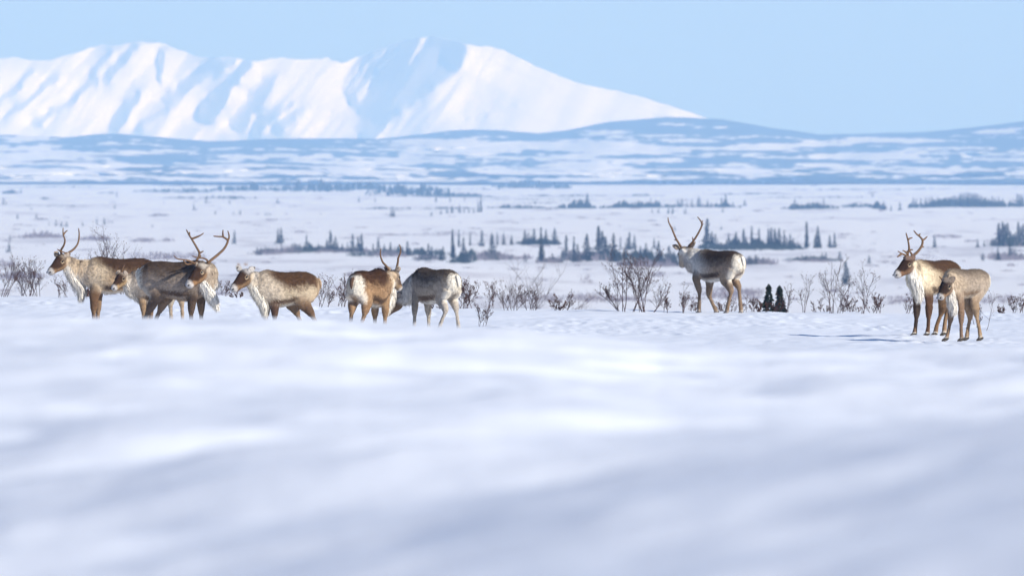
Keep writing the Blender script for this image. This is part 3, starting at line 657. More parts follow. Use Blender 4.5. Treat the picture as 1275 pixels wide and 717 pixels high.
HERD = [
 dict(label='brown reindeer with lyre-shaped antlers, leftmost of the herd, facing left', seed=1, D=166, mid=147, phi=190, L=1.08, H=1.075, dh=.91, dw=.9, sink=.03,
      poll=(80, 322, -.12), muzzle=(62, 339, -.34), neckmid=(96, 336, -.02), ears=[(69.5, 315, -.18), (88, 316, -.05)], hs=1.0, nw=1.15,
      mane=[(88, 342, -.08, .06), (96, 352, -.05, .08), (102, 360, -.04, .065), (101, 368, -.04, .02)],
      legs=dict(fl=[(118, 366), (117, 384), (117.5, 400), (116, 411)], fr=[(121, 366), (122, 384), (121.5, 400), (121, 411)], hl=[None, None, None, None]),
      antlers=[[[(77.5, 317, -.15), (76.5, 312, -.18), (80.4, 305, -.22), (81.6, 298.5, -.24), (79.4, 291.7, -.22), (79.2, 283, -.18)], [(79.6, 292.5, -.22), (82, 289, -.2), (85, 286.6, -.2)], [(77, 314, -.17), (74.5, 311.5, -.28), (72.3, 310, -.36)]],
               [[(83.5, 316, -.08), (92.2, 310, -.02), (97, 302.5, .04), (98.4, 292.6, .06), (97.6, 284, .05)], [(84.5, 315.5, -.1), (80, 314, -.24), (74, 310.5, -.32)]]],
      pal=dict(shoulder=(.60, .48, .34), side=(.42, .28, .165), back=(.11, .06, .035), split=.0, thigh=(.30, .19, .11), stripe=(.09, .055, .038), neckx=.2)),
 dict(label='small reindeer with one thin antler spike, head low, half hidden behind the biggest bull', seed=2, D=163.5, mid=196, phi=184, L=0.98, H=.93, dh=.8, dw=.8, lr=.85, sink=.03,
      poll=(154, 344, -.12), muzzle=(141.5, 359, -.32), neckmid=(166, 350, -.03), ears=[(147, 338, -.2), (158.5, 338.5, -.06)], hs=.88, nw=.9,
      mane=[(158, 357, -.08, .04), (165, 364, -.05, .055), (172, 370, -.03, .02)],
      legs=dict(fl=[(177, 368), (178.5, 384), (179, 401), (178, 413)], fr=[(181, 368), (182, 384), (183, 401), (182, 413)],
                hl=[(215, 366), (212, 377), (213.5, 398), (211, 412)], hr=[(222, 366), (226, 376), (227, 398), (225, 412)]),
      antlers=[[[(152.5, 340, -.16), (153, 335, -.16), (155.6, 330, -.14)]]], ar=.7,
      pal=dict(side=(.38, .32, .26), back=(.22, .17, .13), neck=(.55, .48, .40), shoulder=(.36, .29, .23), legf=(.36, .24, .14), legh=(.55, .47, .37), thigh=(.5, .42, .33), cheek=(.42, .28, .15), split=.4)),
 dict(label='largest bull with wide branching antlers and white beard, head turned back to the left', seed=3, D=160, mid=222, phi=-20, L=1.10, H=1.10, dh=.99, dw=.95, sink=.02,
      poll=(254, 334, -.24), muzzle=(234.5, 355, -.46), neckmid=(262, 344, .02), ears=[(260.5, 330, -.12), (245, 329, -.34)], hs=1.12, nw=1.25, withers=.0,
      mane=[(252, 350, -.24, .06), (258, 360, -.20, .085), (265, 371, -.16, .07), (269, 379, -.13, .012)],
      legs=dict(hr=[(196, 366), (186, 386), (179.5, 397), (175, 412)], hl=[(207, 368), (199.5, 384), (193, 398), (191, 412)],
                fr=[(240, 369), (238.5, 386), (238.5, 402), (238, 414)], fl=[(250, 369), (250.5, 386), (250.5, 402), (250.5, 414)]),
      antlers=[[[(247, 331, -.32), (243, 328, -.33), (247, 322, -.3), (249, 315.5, -.26), (246, 309, -.24), (239.5, 298, -.22), (236, 292.6, -.2), (232.2, 285.6, -.16)], [(239.2, 297.5, -.22), (246, 294.8, -.2), (250, 293, -.2), (254.3, 290, -.18)],
                [(236.2, 293, -.2), (236.6, 288.5, -.2)], [(244, 328.5, -.32), (238, 325, -.44), (232, 323.3, -.5), (222.5, 321.9, -.56), (217.6, 317.5, -.58)], [(241, 327, -.36), (234, 328.8, -.46), (230.6, 325, -.52), (229.5, 323.2, -.54)], [(248.6, 314.5, -.26), (251, 314, -.26), (254.2, 312.4, -.25)]],
               [[(257, 331, -.18), (260.8, 326, -.15), (271.6, 317, -.08), (279.4, 309.3, -.03), (283.6, 300.5, 0), (281, 297, 0), (277, 295, 0), (272.5, 294.6, -.03), (265.6, 294, -.06)], [(278, 295.3, 0), (277.4, 291, .02), (277.7, 286, .03)],
                [(283.5, 300, 0), (285.3, 294.6, .02), (283.4, 287, .05)], [(258.8, 328, -.17), (258.6, 324, -.26), (254, 321.3, -.34), (248, 320.6, -.4), (240, 318.4, -.42)], [(249.5, 320.8, -.39), (251, 317.5, -.38)]]], ar=1.2,
      pal=dict(back=(.15, .10, .07), side=(.36, .29, .235), split=.25, soft=.45, legf=(.10, .065, .045), legh=(.16, .11, .08), thigh=(.20, .14, .10), shoulder=(.20, .15, .115), neck=(.48, .39, .30), neckfoot=(.80, .76, .70),
               stripe=(.12, .07, .045), belly=(.34, .25, .18), cheek=(.32, .18, .09), brow=(.36, .32, .28), neckx=.34, rumpw=.05)),
 dict(label='antlerless brown reindeer with pale shoulder, facing left just right of the biggest bull', seed=4, D=160, mid=353, phi=196, L=0.93, H=.965, dh=.89, dw=.9, sink=.02,
      poll=(309, 341, -.20), muzzle=(289.5, 360, -.44), neckmid=(324, 353, -.06), ears=[(295.5, 332, -.26), (318, 332.5, -.14)], hs=1.05, nw=1.15, withers=.08,
      mane=[(316, 358, -.16, .07), (323, 368, -.14, .085), (328, 378, -.12, .065), (330, 389, -.12, .02)],
      legs=dict(fl=[(342, 376), (342.5, 391), (342, 405), (341, 416)], fr=[(332, 376), (331, 391), (330.5, 405), (329, 416)],
                hl=[(377, 376), (388, 391), (393.5, 402), (393, 417)], hr=[(363, 378), (369, 389), (374, 402), (374, 417)]),
      pal=dict(back=(.14, .075, .04), side=(.56, .45, .32), split=.0, soft=.25, neck=(.62, .52, .40), shoulder=(.60, .50, .39), legf=(.10, .055, .035), legh=(.15, .09, .055), thigh=(.26, .165, .10), neckx=.12, rump=(.40, .29, .19),
               stripe=(.11, .06, .035), brow=(.32, .30, .29), ear=(.38, .36, .35), neckfoot=(.80, .75, .66), rumpw=.03)),
 dict(label='reindeer with two thin upright antlers, seen from behind, head turned right', seed=5, D=160.5, mid=461, phi=61, L=0.93, H=.955, dh=.92, dw=.92, sink=.02,
      poll=(487.5, 341, .50), muzzle=(498, 361, .62), neckmid=(481, 351, .42), ears=[(477.5, 333, .46), (495, 333.5, .44)], hs=.95, nw=1.1, withers=.06, nose='dark',
      mane=[(488, 362, .45, .05), (485, 374, .4, .06), (482, 384, .36, .02)],
      legs=dict(hl=[(440, 372), (438.5, 386), (437, 400), (434.5, 414)], hr=[(457, 374), (455, 388), (451.5, 400), (448, 414)],
                fl=[(467, 380), (466.5, 392), (466.5, 404), (466, 414)], fr=[(480, 378), (479.5, 391), (479, 404), (479, 414)]),
      antlers=[[[(484, 336.5, .47), (480, 331, .44), (476, 326.5, .42), (473.4, 319, .4), (473.2, 314, .4), (474, 309.3, .42)]], [[(493.5, 334, .5), (495, 327, .5), (495.6, 321.5, .5), (498.2, 315, .5), (498.3, 309, .5), (496.6, 304.5, .5)], [(495.6, 323, .5), (493.8, 321.5, .5)]]], ar=.95,
      pal=dict(back=(.11, .055, .03), side=(.38, .235, .13), split=.15, soft=.3, thigh=(.36, .23, .13), legf=(.36, .22, .115), legh=(.30, .18, .10), neck=(.60, .46, .32), shoulder=(.42, .28, .17), tail=(.12, .07, .045), cheek=(.36, .24, .14), face=(.12, .07, .045), rumpw=.085, neckx=.22, brow=(.28, .23, .18))),
 dict(label='greyish reindeer with white rump, its lowered head hidden behind the neighbour', seed=6, D=163, mid=541, phi=131, L=0.93, H=.955, dh=.88, dw=.88, lr=.88, sink=.02,
      poll=(498, 372, .36), muzzle=(478, 392, .40), neckmid=(508, 362, .32), ears=[(491, 366, .4), (502, 364, .28)], hs=.95, nw=1.0, withers=.05,
      legs=dict(fl=[(517, 371), (516.2, 389), (516, 402), (514.5, 413)], fr=[(532, 378), (533.5, 391), (533.5, 403), (534.6, 414)],
                hl=[(549, 372), (555.5, 386), (550, 399), (545, 412)], hr=[(563.5, 370), (568, 384), (570, 399), (572, 413)]),
      pal=dict(back=(.16, .12, .095), side=(.50, .42, .34), split=.3, soft=.5, thigh=(.44, .37, .30), legf=(.32, .27, .22), legh=(.50, .44, .38), neck=(.62, .57, .51), shoulder=(.34, .28, .24), belly=(.72, .68, .62), stripe=(.16, .10, .07), rumpw=.065, neckx=.26, shank=(.55, .48, .40))),
 dict(label='reindeer with tall antlers standing alone on the rise, looking away over the valley', seed=7, D=190.5, mid=893, phi=133, L=1.12, H=1.075, dh=.93, sink=.03,
      poll=(853, 312, .42), muzzle=(849.5, 331.5, .66), neckmid=(862, 320, .36), ears=[(837.5, 305.5, .42), (866.5, 301, .34)], hs=1.1, nw=1.2, withers=.03, nose='dark',
      legs=dict(fl=[(866.5, 347), (871, 362), (871, 374), (870.5, 386)], fr=[(884, 352), (883, 368), (888, 379), (893, 385)],
                hl=[(903, 347), (910, 362), (907, 374), (904, 386)], hr=[(912, 346), (919.5, 356.5), (921, 372), (922.5, 386)]),
      antlers=[[[(848.5, 307.5, .42), (842.5, 298, .36), (836.6, 284.4, .3), (833, 277, .3), (832, 270.5, .34)], [(837.4, 286, .3), (837.3, 282.4, .3)], [(843, 299, .36), (839.6, 299, .38)]],
               [[(859, 306.5, .38), (866.7, 296, .34), (873.2, 284, .32), (874.2, 278.5, .34), (872, 274, .36), (868.6, 270, .38)], [(874.1, 279, .34), (875.6, 274.2, .34)], [(863.6, 300.5, .34), (862.2, 295, .3)], [(874, 281.6, .34), (876.3, 278.3, .3)]]], ar=1.05,
      pal=dict(back=(.09, .06, .043), side=(.36, .28, .22), split=.15, soft=.45, thigh=(.42, .32, .23), legf=(.26, .19, .135), legh=(.28, .20, .14), neck=(.62, .60, .57), neckfoot=(.55, .50, .46), shoulder=(.50, .46, .42), belly=(.80, .78, .75), stripe=(.07, .045, .035), rumpw=.065, neckx=.06, brow=(.26, .21, .17), face=(.2, .15, .11), cheek=(.5, .42, .34))),
 dict(label='dark-faced bull with branching antlers and cream neck, behind the calf at the right', seed=8, D=162.5, mid=1161, phi=231, L=1.14, H=1.095, dh=.90, dw=.88, sink=.02,
      poll=(1132, 326, -.58), muzzle=(1112.5, 342, -.80), neckmid=(1140, 342, -.42), ears=[(1137.5, 317, -.52), (1124, 320.5, -.7)], hs=1.05, nw=1.2, withers=.0,
      mane=[(1136, 348, -.52, .08), (1140, 358, -.50, .085), (1142, 368, -.48, .03)],
      legs=dict(fl=[(1156.5, 372), (1155.5, 391), (1155, 407), (1153.5, 417)], fr=[(1141.5, 373), (1141, 391), (1139.5, 408), (1138, 418)],
                hl=[(1176, 370), (1174, 388), (1167.5, 405), (1165.5, 414)], hr=[(1184, 372), (1181, 386), (1178, 402), (1177, 414)]),
      antlers=[[[(1128.5, 320.5, -.62), (1128.2, 315, -.66), (1129.9, 309.3, -.68), (1128.7, 299.9, -.68), (1126, 289.2, -.64)], [(1128.6, 298, -.68), (1131, 296.4, -.66), (1134.4, 295.6, -.64)],
                [(1128.2, 316, -.66), (1125, 313, -.72), (1121.2, 311.2, -.78)], [(1128, 318.5, -.65), (1123, 316.4, -.76), (1119.4, 314.6, -.82), (1115, 312, -.88)], [(1120.4, 315.4, -.8), (1116.5, 318, -.86), (1114.6, 319.8, -.88)], [(1129.2, 312.5, -.67), (1132, 310.6, -.67), (1135, 310.6, -.66)]],
               [[(1133, 319.5, -.55), (1141.2, 313, -.5), (1146.4, 305.5, -.46), (1147.2, 299, -.45), (1144, 294.5, -.45), (1140.4, 291.8, -.46), (1136, 286.6, -.5)], [(1147.1, 299.2, -.45), (1150.5, 297, -.42), (1153.6, 293.9, -.4)], [(1145.8, 306.5, -.46), (1149.3, 307.5, -.44)],
                [(1142.6, 293.4, -.45), (1144.6, 290.4, -.44)], [(1134.5, 318, -.55), (1131, 313, -.62), (1126.5, 312.4, -.7)]]], ar=1.15,
      pal=dict(back=(.12, .065, .036), side=(.25, .155, .09), split=-.1, soft=.5, thigh=(.26, .16, .09), legf=(.115, .06, .035), legh=(.20, .115, .06), neck=(.74, .63, .46), neckfoot=(.84, .80, .73), shoulder=(.66, .54, .38), cheek=(.22, .12, .065), face=(.05, .027, .018), neckx=.14, brow=(.09, .055, .04), ear=(.15, .10, .08))),
 dict(label='pale young reindeer with dark face and tiny spikes, in front of the bull at right', seed=9, D=157.5, mid=1201, phi=229, L=0.93, H=1.01, dh=.73, dw=.68, lr=.86, sink=.0,
      poll=(1179, 353, -.46), muzzle=(1167.5, 370, -.62), neckmid=(1185, 360, -.34), ears=[(1188, 345, -.38), (1171, 346.5, -.58)], hs=.98, nw=.8, withers=.0,
      mane=[(1182, 366, -.4, .05), (1184, 376, -.38, .05), (1186, 384, -.36, .02)],
      legs=dict(fl=[(1196.5, 379), (1196, 398), (1196, 414), (1196.8, 424)], fr=[(1185, 380), (1183, 398), (1180, 415), (1177.5, 423)],
                hl=[(1214, 374), (1216.5, 391), (1220, 408), (1222, 417)], hr=[(1206, 378), (1209.5, 394), (1206.5, 410), (1204.5, 420)]),
      antlers=[[[(1171.5, 348.5, -.56), (1169.3, 345.5, -.58), (1167.4, 343.5, -.6)]], [[(1177.5, 348, -.48), (1178, 345.3, -.48), (1178.6, 343.6, -.47)]]], ar=.7,
      pal=dict(back=(.22, .17, .13), side=(.42, .34, .265), split=.55, soft=.5, thigh=(.34, .24, .16), legf=(.26, .17, .115), legh=(.42, .29, .18), neck=(.56, .45, .34), neckfoot=(.80, .75, .68), shoulder=(.46, .36, .26), cheek=(.32, .20, .12), face=(.05, .03, .022), stripe=(.30, .20, .13), belly=(.58, .48, .36), rumpw=.04, brow=(.10, .07, .055), ear=(.15, .12, .10), neckx=.25)),
]
for sp in HERD: reindeer(sp)

# ------------------------------------------------------------------ shrubs along the terrace edge
def shrub_mesh(h, w, stems, rnd, lean=0.0, leaves=0.5, fine=1.0):
    V = []; Fc = []; LV = []; LF = []
    def leaf(p, s):
        b = len(LV); a = rnd.random() * 6.28
        u = Vector((math.cos(a), math.sin(a), rnd.uniform(-.5, .5))) * s; v = Vector((rnd.uniform(-.4, .4), rnd.uniform(-.4, .4), 1)).normalized() * s
        w2 = u.cross(v).normalized() * s * .5
        LV.extend([p - u, p + u, p + v, p - v * .8, p + w2]); LF.extend([(b, b + 4, b + 2), (b + 1, b + 2, b + 4), (b, b + 3, b + 4), (b + 1, b + 4, b + 3)])
    def grow(p, d, L, r, lv):
        n = 4; pts = [p]; cur = Vector(p); dr = Vector(d)
        for i in range(n):
            dr = (dr + Vector((rnd.gauss(0, .13), rnd.gauss(0, .13), rnd.gauss(.05, .10)))).normalized()
            cur = cur + dr * (L / n); pts.append(cur.copy())
        tube(V, Fc, pts, [r * (1 - .7 * i / n) for i in range(n + 1)], 4 if lv == 0 else 3, cap=False)
        if lv < 2:
            m = 8 if lv == 0 else 5
            for j in range(m):
                t = rnd.uniform(.25, .95); q = pts[int(t * n)].lerp(pts[min(int(t * n) + 1, n)], t * n - int(t * n))
                a = rnd.random() * 6.28; nd = (dr * 1.0 + Vector((math.cos(a), math.sin(a), rnd.uniform(0, .5))) * .85).normalized()
                grow(q, nd, L * rnd.uniform(.28, .48) * (1.1 - .3 * t), r * .5, lv + 1)
        if lv >= 1:
            for j in range(3):
                if rnd.random() < leaves * .55: leaf(pts[rnd.randint(1, n)], rnd.uniform(.004, .009))
        if rnd.random() < leaves * .9: leaf(pts[-1], rnd.uniform(.005, .011))
    for s in range(stems):
        a = rnd.uniform(-1, 1); d = Vector((a * w / h * .55 + lean, rnd.uniform(-.35, .35) * min(1, w / h), 1)).normalized()
        grow(Vector((rnd.uniform(-.05, .05) * stems * .3, rnd.uniform(-.08, .08), -.05)), d, h * rnd.uniform(.6, 1.02) * (1 - .2 * abs(a)), rnd.uniform(.004, .0075) * (0.6 + h * .4), 0)
    zm = max(v[2] for v in V); q = h / zm
    V = [Vector((v[0] * (.5 + .5 * q), v[1], v[2] * q if v[2] > 0 else v[2])) for v in V]; LV = [Vector((v[0] * (.5 + .5 * q), v[1], v[2] * q if v[2] > 0 else v[2])) for v in LV]
    return V, Fc, LV, LF
SHRUBS = [  # px, base, height px, width px, stems, lean, distance, leaves, label
 (3, 366, 52, 22, 5, .35, 190, .5, 'bare shrub cut by the left edge of the photo, tall twig leaning right'),
 (28, 368, 40, 16, 4, .1, 196, .3, 'small thin shrub just left of the round twiggy one by the left edge'),
 (41, 368, 52, 40, 10, 0, 191, .5, 'round many-stemmed bare shrub below and left of the leftmost reindeer head'),
 (80, 369, 27, 24, 5, 0, 190, .3, 'low forked shrub under the beard of the leftmost reindeer'),
 (104, 369, 14, 36, 8, 0, 190, .6, 'low tangled shrub behind the chest of the leftmost reindeer'),
 (100, 368, 84, 20, 4, .05, 199, .3, 'slender tall shrub showing between the antlers of the leftmost reindeer'),
 (132, 368, 92, 30, 5, .08, 196, .5, 'tallest shrub rising over the back of the leftmost reindeer'),
 (152, 368, 70, 22, 4, 0, 199, .4, 'shrub top showing above the middle of the leftmost reindeer back'),
 (160, 369, 16, 26, 5, 0, 190, .6, 'low shrub seen under the belly of the leftmost reindeer'),
 (196, 368, 56, 9, 3, .05, 199, .4, 'thin twig showing above the gap between the leftmost reindeer and the biggest bull'),
 (279, 371, 22, 9, 3, 0, 191, .5, 'tiny upright shrub right of the biggest bull beard'),
 (293, 373, 14, 14, 3, 0, 191, .4, 'tiny shrub under the chin of the antlerless reindeer'),
 (405, 381, 42, 36, 7, 0, 191, .5, 'open shrub right of the antlerless reindeer rump'),
 (424, 382, 47, 28, 6, .25, 192, .9, 'leafy shrub leaning toward the reindeer with thin upright antlers'),
 (520, 382, 22, 40, 7, 0, 192, .8, 'low shrub under the belly of the greyish reindeer with hidden head'),
 (545, 384, 18, 30, 6, 0, 190, .8, 'low shrub between the hind legs of the greyish white-rumped reindeer'),
 (577, 384, 40, 32, 13, .1, 191, 1.0, 'dense dark leafy shrub right of the greyish white-rumped reindeer'),
 (598, 395, 32, 14, 4, .1, 170, .8, 'near small shrub in front of the row, beside the snow hollow'),
 (611, 383, 36, 12, 4, 0, 192, .7, 'narrow upright shrub between the dense dark one and the fan-shaped one'),
 (605, 381, 74, 66, 7, .2, 330, .1, 'blurred bare shrub farther back behind the dense dark leafy shrub'),
 (635, 386, 40, 36, 8, .05, 190, .6, 'fan-shaped shrub left of the middle with twigs spreading evenly'),
 (660, 386, 40, 28, 7, 0, 191, .6, 'upright fan shrub, right-hand one of the pair left of the middle'),
 (694, 384, 18, 24, 7, 0, 191, 1.0, 'low reddish shrub in the middle of the row'),
 (705, 384, 26, 14, 3, .3, 191, .4, 'low arching twigs between the low reddish shrub and the big one'),
 (728, 383, 16, 22, 6, 0, 215, .4, 'low blurred shrub left of the big shrub'),
 (789, 387, 84, 66, 13, 0, 188, .8, 'biggest shrub, tall and red-tipped, left of the lone standing reindeer'),
 (775, 387, 42, 34, 4, -.75, 188.5, .5, 'lower side stems sprawling left at the foot of the biggest shrub'),
 (808, 387, 44, 30, 3, .6, 188.5, .5, 'side stems sprawling right at the foot of the biggest shrub'),
 (830, 386, 18, 12, 3, 0, 190, .6, 'smallest shrub between the biggest shrub and the lone standing reindeer'),
 (847, 387, 38, 18, 5, 0, 190, .7, 'shrub left of the front legs of the lone standing reindeer'),
 (864, 387, 18, 14, 4, 0, 194, .5, 'low shrub touching the front leg of the lone standing reindeer'),
 (900, 387, 22, 34, 8, 0, 195, .4, 'low shrub behind the legs of the lone standing reindeer'),
 (932, 388, 22, 16, 7, 0, 191, .8, 'low bushy shrub just right of the lone standing reindeer'),
 (947, 388, 14, 12, 4, 0, 191, .6, 'smallest shrub between the low bushy one and the small dark spruce'),
 (967, 389, 18, 18, 5, .1, 191, .6, 'low shrub between the two small near spruces'),
 (978, 389, 38, 10, 3, 0, 191, .5, 'thin shrub just right of the two small near spruces'),
 (1001, 390, 53, 18, 3, .05, 191, .4, 'tall thin shrub midway between the small spruces and the tangled clump'),
 (1018, 390, 20, 26, 6, 0, 193, .6, 'low scrubby shrub at the left foot of the tangled clump'),
 (1034, 390, 76, 34, 4, -.05, 190, .5, 'tallest twiggy shrub of the tangled clump left of the right-hand bull'),
 (1044, 390, 48, 30, 4, .5, 190, .5, 'shrub of the tangled clump leaning strongly right'),
 (1060, 390, 22, 30, 7, 0, 193, .6, 'low dense shrub at the middle of the tangled clump'),
 (1074, 390, 67, 22, 3, .28, 190, .5, 'tall leaning shrub at the right end of the tangled clump'),
 (1092, 390, 26, 26, 7, .3, 191, .7, 'low leafy shrub right of the tangled clump'),
 (1128, 391, 26, 22, 4, .3, 192, .4, 'small shrub just left of the front legs of the right-hand bull'),
 (1204, 392, 22, 14, 3, 0, 190, .3, 'small shrub behind the legs of the pale young reindeer'),
 (1226, 408, 46, 10, 1, .33, 168, .3, 'single leaning stem right of the pale young reindeer'),
 (1217, 401, 30, 12, 3, -.1, 175, .3, 'short twigs beside the hind leg of the pale young reindeer'),
 (1251, 392, 14, 18, 4, 0, 191, .4, 'low shrub near the right edge of the photo'),
 (1268, 392, 26, 18, 6, 0, 191, .5, 'shrub at the right edge of the photo'),
]
for i, (px, by, hp_, wp, st, ln_, D, lv, lab) in enumerate(SHRUBS):
    rnd = random.Random(500 + i); k = F / D; X = (px - 637.5) / k
    z = gz1(X, D); top = CZ - (by - hp_ - HY) / k
    h = max(top - z, .12); V, Fc, LV, LF = shrub_mesh(h, wp / k, st, rnd, ln_, lv)
    r = empty('bare_shrub', (X, D, z), lab, 'shrub', 'bare shrubs along the edge of the snowy rise')
    mesh_obj('stems', [tuple(v) for v in V], Fc, M_twig, r, smooth=False)
    if LV: mesh_obj('dead_leaves', [tuple(v) for v in LV], LF, M_leaf, r, smooth=False)

# ------------------------------------------------------------------ spruces
def spruce_crown(rnd, wide, sparse, gap=0.0):
    V = []; Fc = []
    n = int(430 * (1 - sparse * .6))
    lump = [rnd.uniform(.3, 1.4) for _ in range(18)]; off = [(rnd.uniform(-.25, .25), rnd.uniform(-.25, .25)) for _ in range(18)]
    for i in range(n):
        t = rnd.random() ** 1.15; z = .07 + t * .93
        li = int(t * 17.99); lp = lump[li]
        rmax = wide * (1 - t) ** .85 * lp + .012
        a = rnd.random() * 6.283; r = rmax * math.sqrt(rnd.uniform(.05, 1))
        c = Vector((math.cos(a) * r + off[li][0] * rmax, math.sin(a) * r + off[li][1] * rmax, z - r * .35)); s = rnd.uniform(.018, .04) * (1.15 - .5 * t)
        o = Vector((math.cos(a), math.sin(a), -.45)).normalized() * s * 1.6; tn = Vector((-math.sin(a), math.cos(a), rnd.uniform(-.3, .3))) * s
        b = len(V); V.extend([c - o * .6 + tn * .3, c + tn, c + o, c - tn]); Fc.append((b, b + 1, b + 2, b + 3))
        b = len(V); q = Vector((0, 0, s)); V.extend([c - o * .5, c + q * .6, c + o * .9, c - q * .8]); Fc.append((b, b + 1, b + 2, b + 3))
    me = bpy.data.meshes.new('crown'); me.from_pydata([tuple(v) for v in V], [], Fc); me.materials.append(M_spruce); return me
def spruce_trunk(rnd):
    V = []; Fc = []; tube(V, Fc, [(0, 0, -.06), (0.004, 0, .3), (0, .004, .7), (0, 0, 1.0)], [.022, .017, .009, .002], 6)
    me = bpy.data.meshes.new('trunk'); me.from_pydata([tuple(v) for v in V], [], Fc); me.materials.append(M_trunk); return me
rt = random.Random(77)
CROWN = {'n': [spruce_crown(rt, .20, .1) for _ in range(7)], 'w': [spruce_crown(rt, .34, 0) for _ in range(6)], 't': [spruce_crown(rt, .055, .55) for _ in range(3)], 'b': [spruce_crown(rt, .42, 0) for _ in range(3)]}
TRUNK = spruce_trunk(rt)
C6 = 5.736
def lst(ox, items): return [(ox + a / C6, 220 + b / C6, 220 + c / C6, d) for (a, b, c, d) in items]
TREES = []
TREES += lst(0, [(70, 415, 450, 'w'), (65, 465, 540, 'n'), (48, 510, 542, 'w'), (125, 265, 300, 'w'), (400, 305, 350, 'n'), (440, 320, 360, 'w'), (475, 318, 358, 'w'), (590, 320, 350, 'w'), (745, 292, 340, 'n'), (692, 290, 340, 't'),
                 (25, 155, 200, 'w'), (45, 180, 205, 'w'), (835, 100, 150, 't'), (150, 80, 120, 'n'), (350, 315, 350, 't'), (1188, 450, 478, 'n'), (1088, 325, 350, 'n'), (820, 195, 228, 'b'), (225, 212, 232, 'b'), (260, 262, 298, 'b'), (1170, 175, 195, 'n')])
TREES += lst(210, [(470, 385, 480, 'n'), (780, 375, 480, 'n'), (803, 372, 480, 'n'), (806, 470, 545, 't'), (985, 415, 488, 'n'), (1155, 390, 535, 'n'), (1190, 430, 535, 'w'), (1130, 450, 535, 'n'), (635, 505, 560, 'n'), (657, 512, 560, 'n'),
                   (1240, 480, 540, 'n'), (750, 518, 550, 'w'), (900, 470, 520, 'b'), (880, 475, 520, 'b'), (925, 478, 520, 'b'), (1070, 475, 536, 'w'), (1050, 490, 536, 'w'), (1095, 490, 536, 'w'), (710, 510, 555, 'b'), (180, 190, 235, 'n'), (268, 148, 190, 'w'), (300, 172, 190, 'b'), (435, 160, 192, 'w'), (335, 240, 270, 'w'), (510, 235, 270, 'w'),
                   (463, 245, 270, 'n'), (637, 255, 272, 'w'), (692, 248, 275, 'w'), (712, 248, 275, 'w'), (730, 255, 275, 'w'), (777, 152, 190, 'n'), (1085, 255, 272, 'w')])
TREES += lst(420, [(2, 480, 540, 'n'), (35, 490, 540, 'n'), (72, 470, 540, 't'), (90, 490, 540, 'w'), (110, 415, 540, 'n'), (148, 430, 542, 'n'), (172, 418, 542, 'n'), (255, 480, 550, 'n'), (292, 445, 550, 'n'), (335, 480, 550, 't'), (380, 470, 555, 'n'), (410, 495, 555, 'n'), (465, 500, 560, 'n'),
                   (500, 465, 567, 'n'), (515, 510, 567, 'w'), (605, 530, 585, 'w'), (622, 525, 585, 'w'), (650, 480, 585, 'n'), (675, 500, 585, 'n'), (755, 500, 600, 'n'), (740, 540, 600, 'w'), (822, 385, 585, 't'), (835, 490, 585, 'n'), (868, 385, 505, 't'), (900, 440, 600, 'n'), (920, 520, 618, 'w'), (885, 555, 618, 'w'),
                   (948, 405, 500, 't'), (1032, 390, 500, 'n'), (1105, 415, 580, 'n'), (1142, 400, 490, 't'), (1187, 405, 488, 'n'), (1245, 425, 488, 'n'), (1060, 530, 582, 'b'), (155, 140, 182, 'n'), (270, 145, 182, 'n'), (385, 235, 287, 'n'), (403, 235, 287, 'n'), (705, 130, 182, 'n'), (805, 120, 182, 't'),
                   (908, 145, 180, 't'), (1025, 150, 255, 't'), (1005, 180, 255, 't'), (672, 248, 282, 'b'), (740, 235, 268, 'w'), (785, 210, 260, 'n'), (820, 205, 260, 'w'), (873, 200, 258, 'n'), (905, 220, 258, 'n'), (940, 225, 258, 'w'), (975, 220, 258, 'n')])
TREES += lst(630, [(40, 420, 488, 'n'), (135, 385, 490, 'n'), (122, 440, 490, 'w'), (160, 400, 490, 't'), (200, 375, 485, 'n'), (180, 420, 488, 'w'), (250, 375, 610, 't'), (245, 500, 612, 'n'), (262, 495, 612, 'w'), (285, 380, 488, 'n'), (348, 370, 490, 'n'), (378, 450, 490, 'n'), (430, 425, 575, 'n'), (405, 520, 575, 'w'), (485, 435, 575, 't'), (510, 485, 610, 'w'), (490, 520, 610, 'w'),
                   (578, 415, 605, 'n'), (595, 520, 605, 'w'), (660, 365, 580, 'n'), (688, 400, 580, 'n'), (710, 435, 580, 'n'), (740, 480, 580, 'w'), (768, 415, 610, 'n'), (795, 520, 610, 'w'), (818, 430, 520, 't'), (882, 400, 520, 'n'), (868, 440, 522, 'w'), (918, 420, 520, 'n'), (860, 510, 580, 'w'), (1058, 440, 515, 'n'), (1090, 465, 635, 'n'), (1108, 530, 635, 'w'), (1165, 500, 635, 'w'), (1200, 540, 637, 'w'), (1150, 560, 635, 'w'),
                   (330, 550, 610, 'w'), (360, 570, 612, 'w'), (308, 570, 608, 'w'), (140, 555, 610, 'b'), (960, 500, 600, 'n'), (1000, 480, 610, 'w'), (985, 520, 612, 'w'), (940, 530, 612, 'b'), (1040, 560, 620, 'b'), (580, 120, 215, 'n'), (840, 165, 215, 'w'), (1035, 155, 215, 'n'), (530, 160, 215, 'w'), (1160, 215, 265, 'n'), (1190, 210, 265, 'n'), (1090, 225, 260, 'w'), (1045, 228, 258, 'b'), (1205, 350, 385, 'w')])
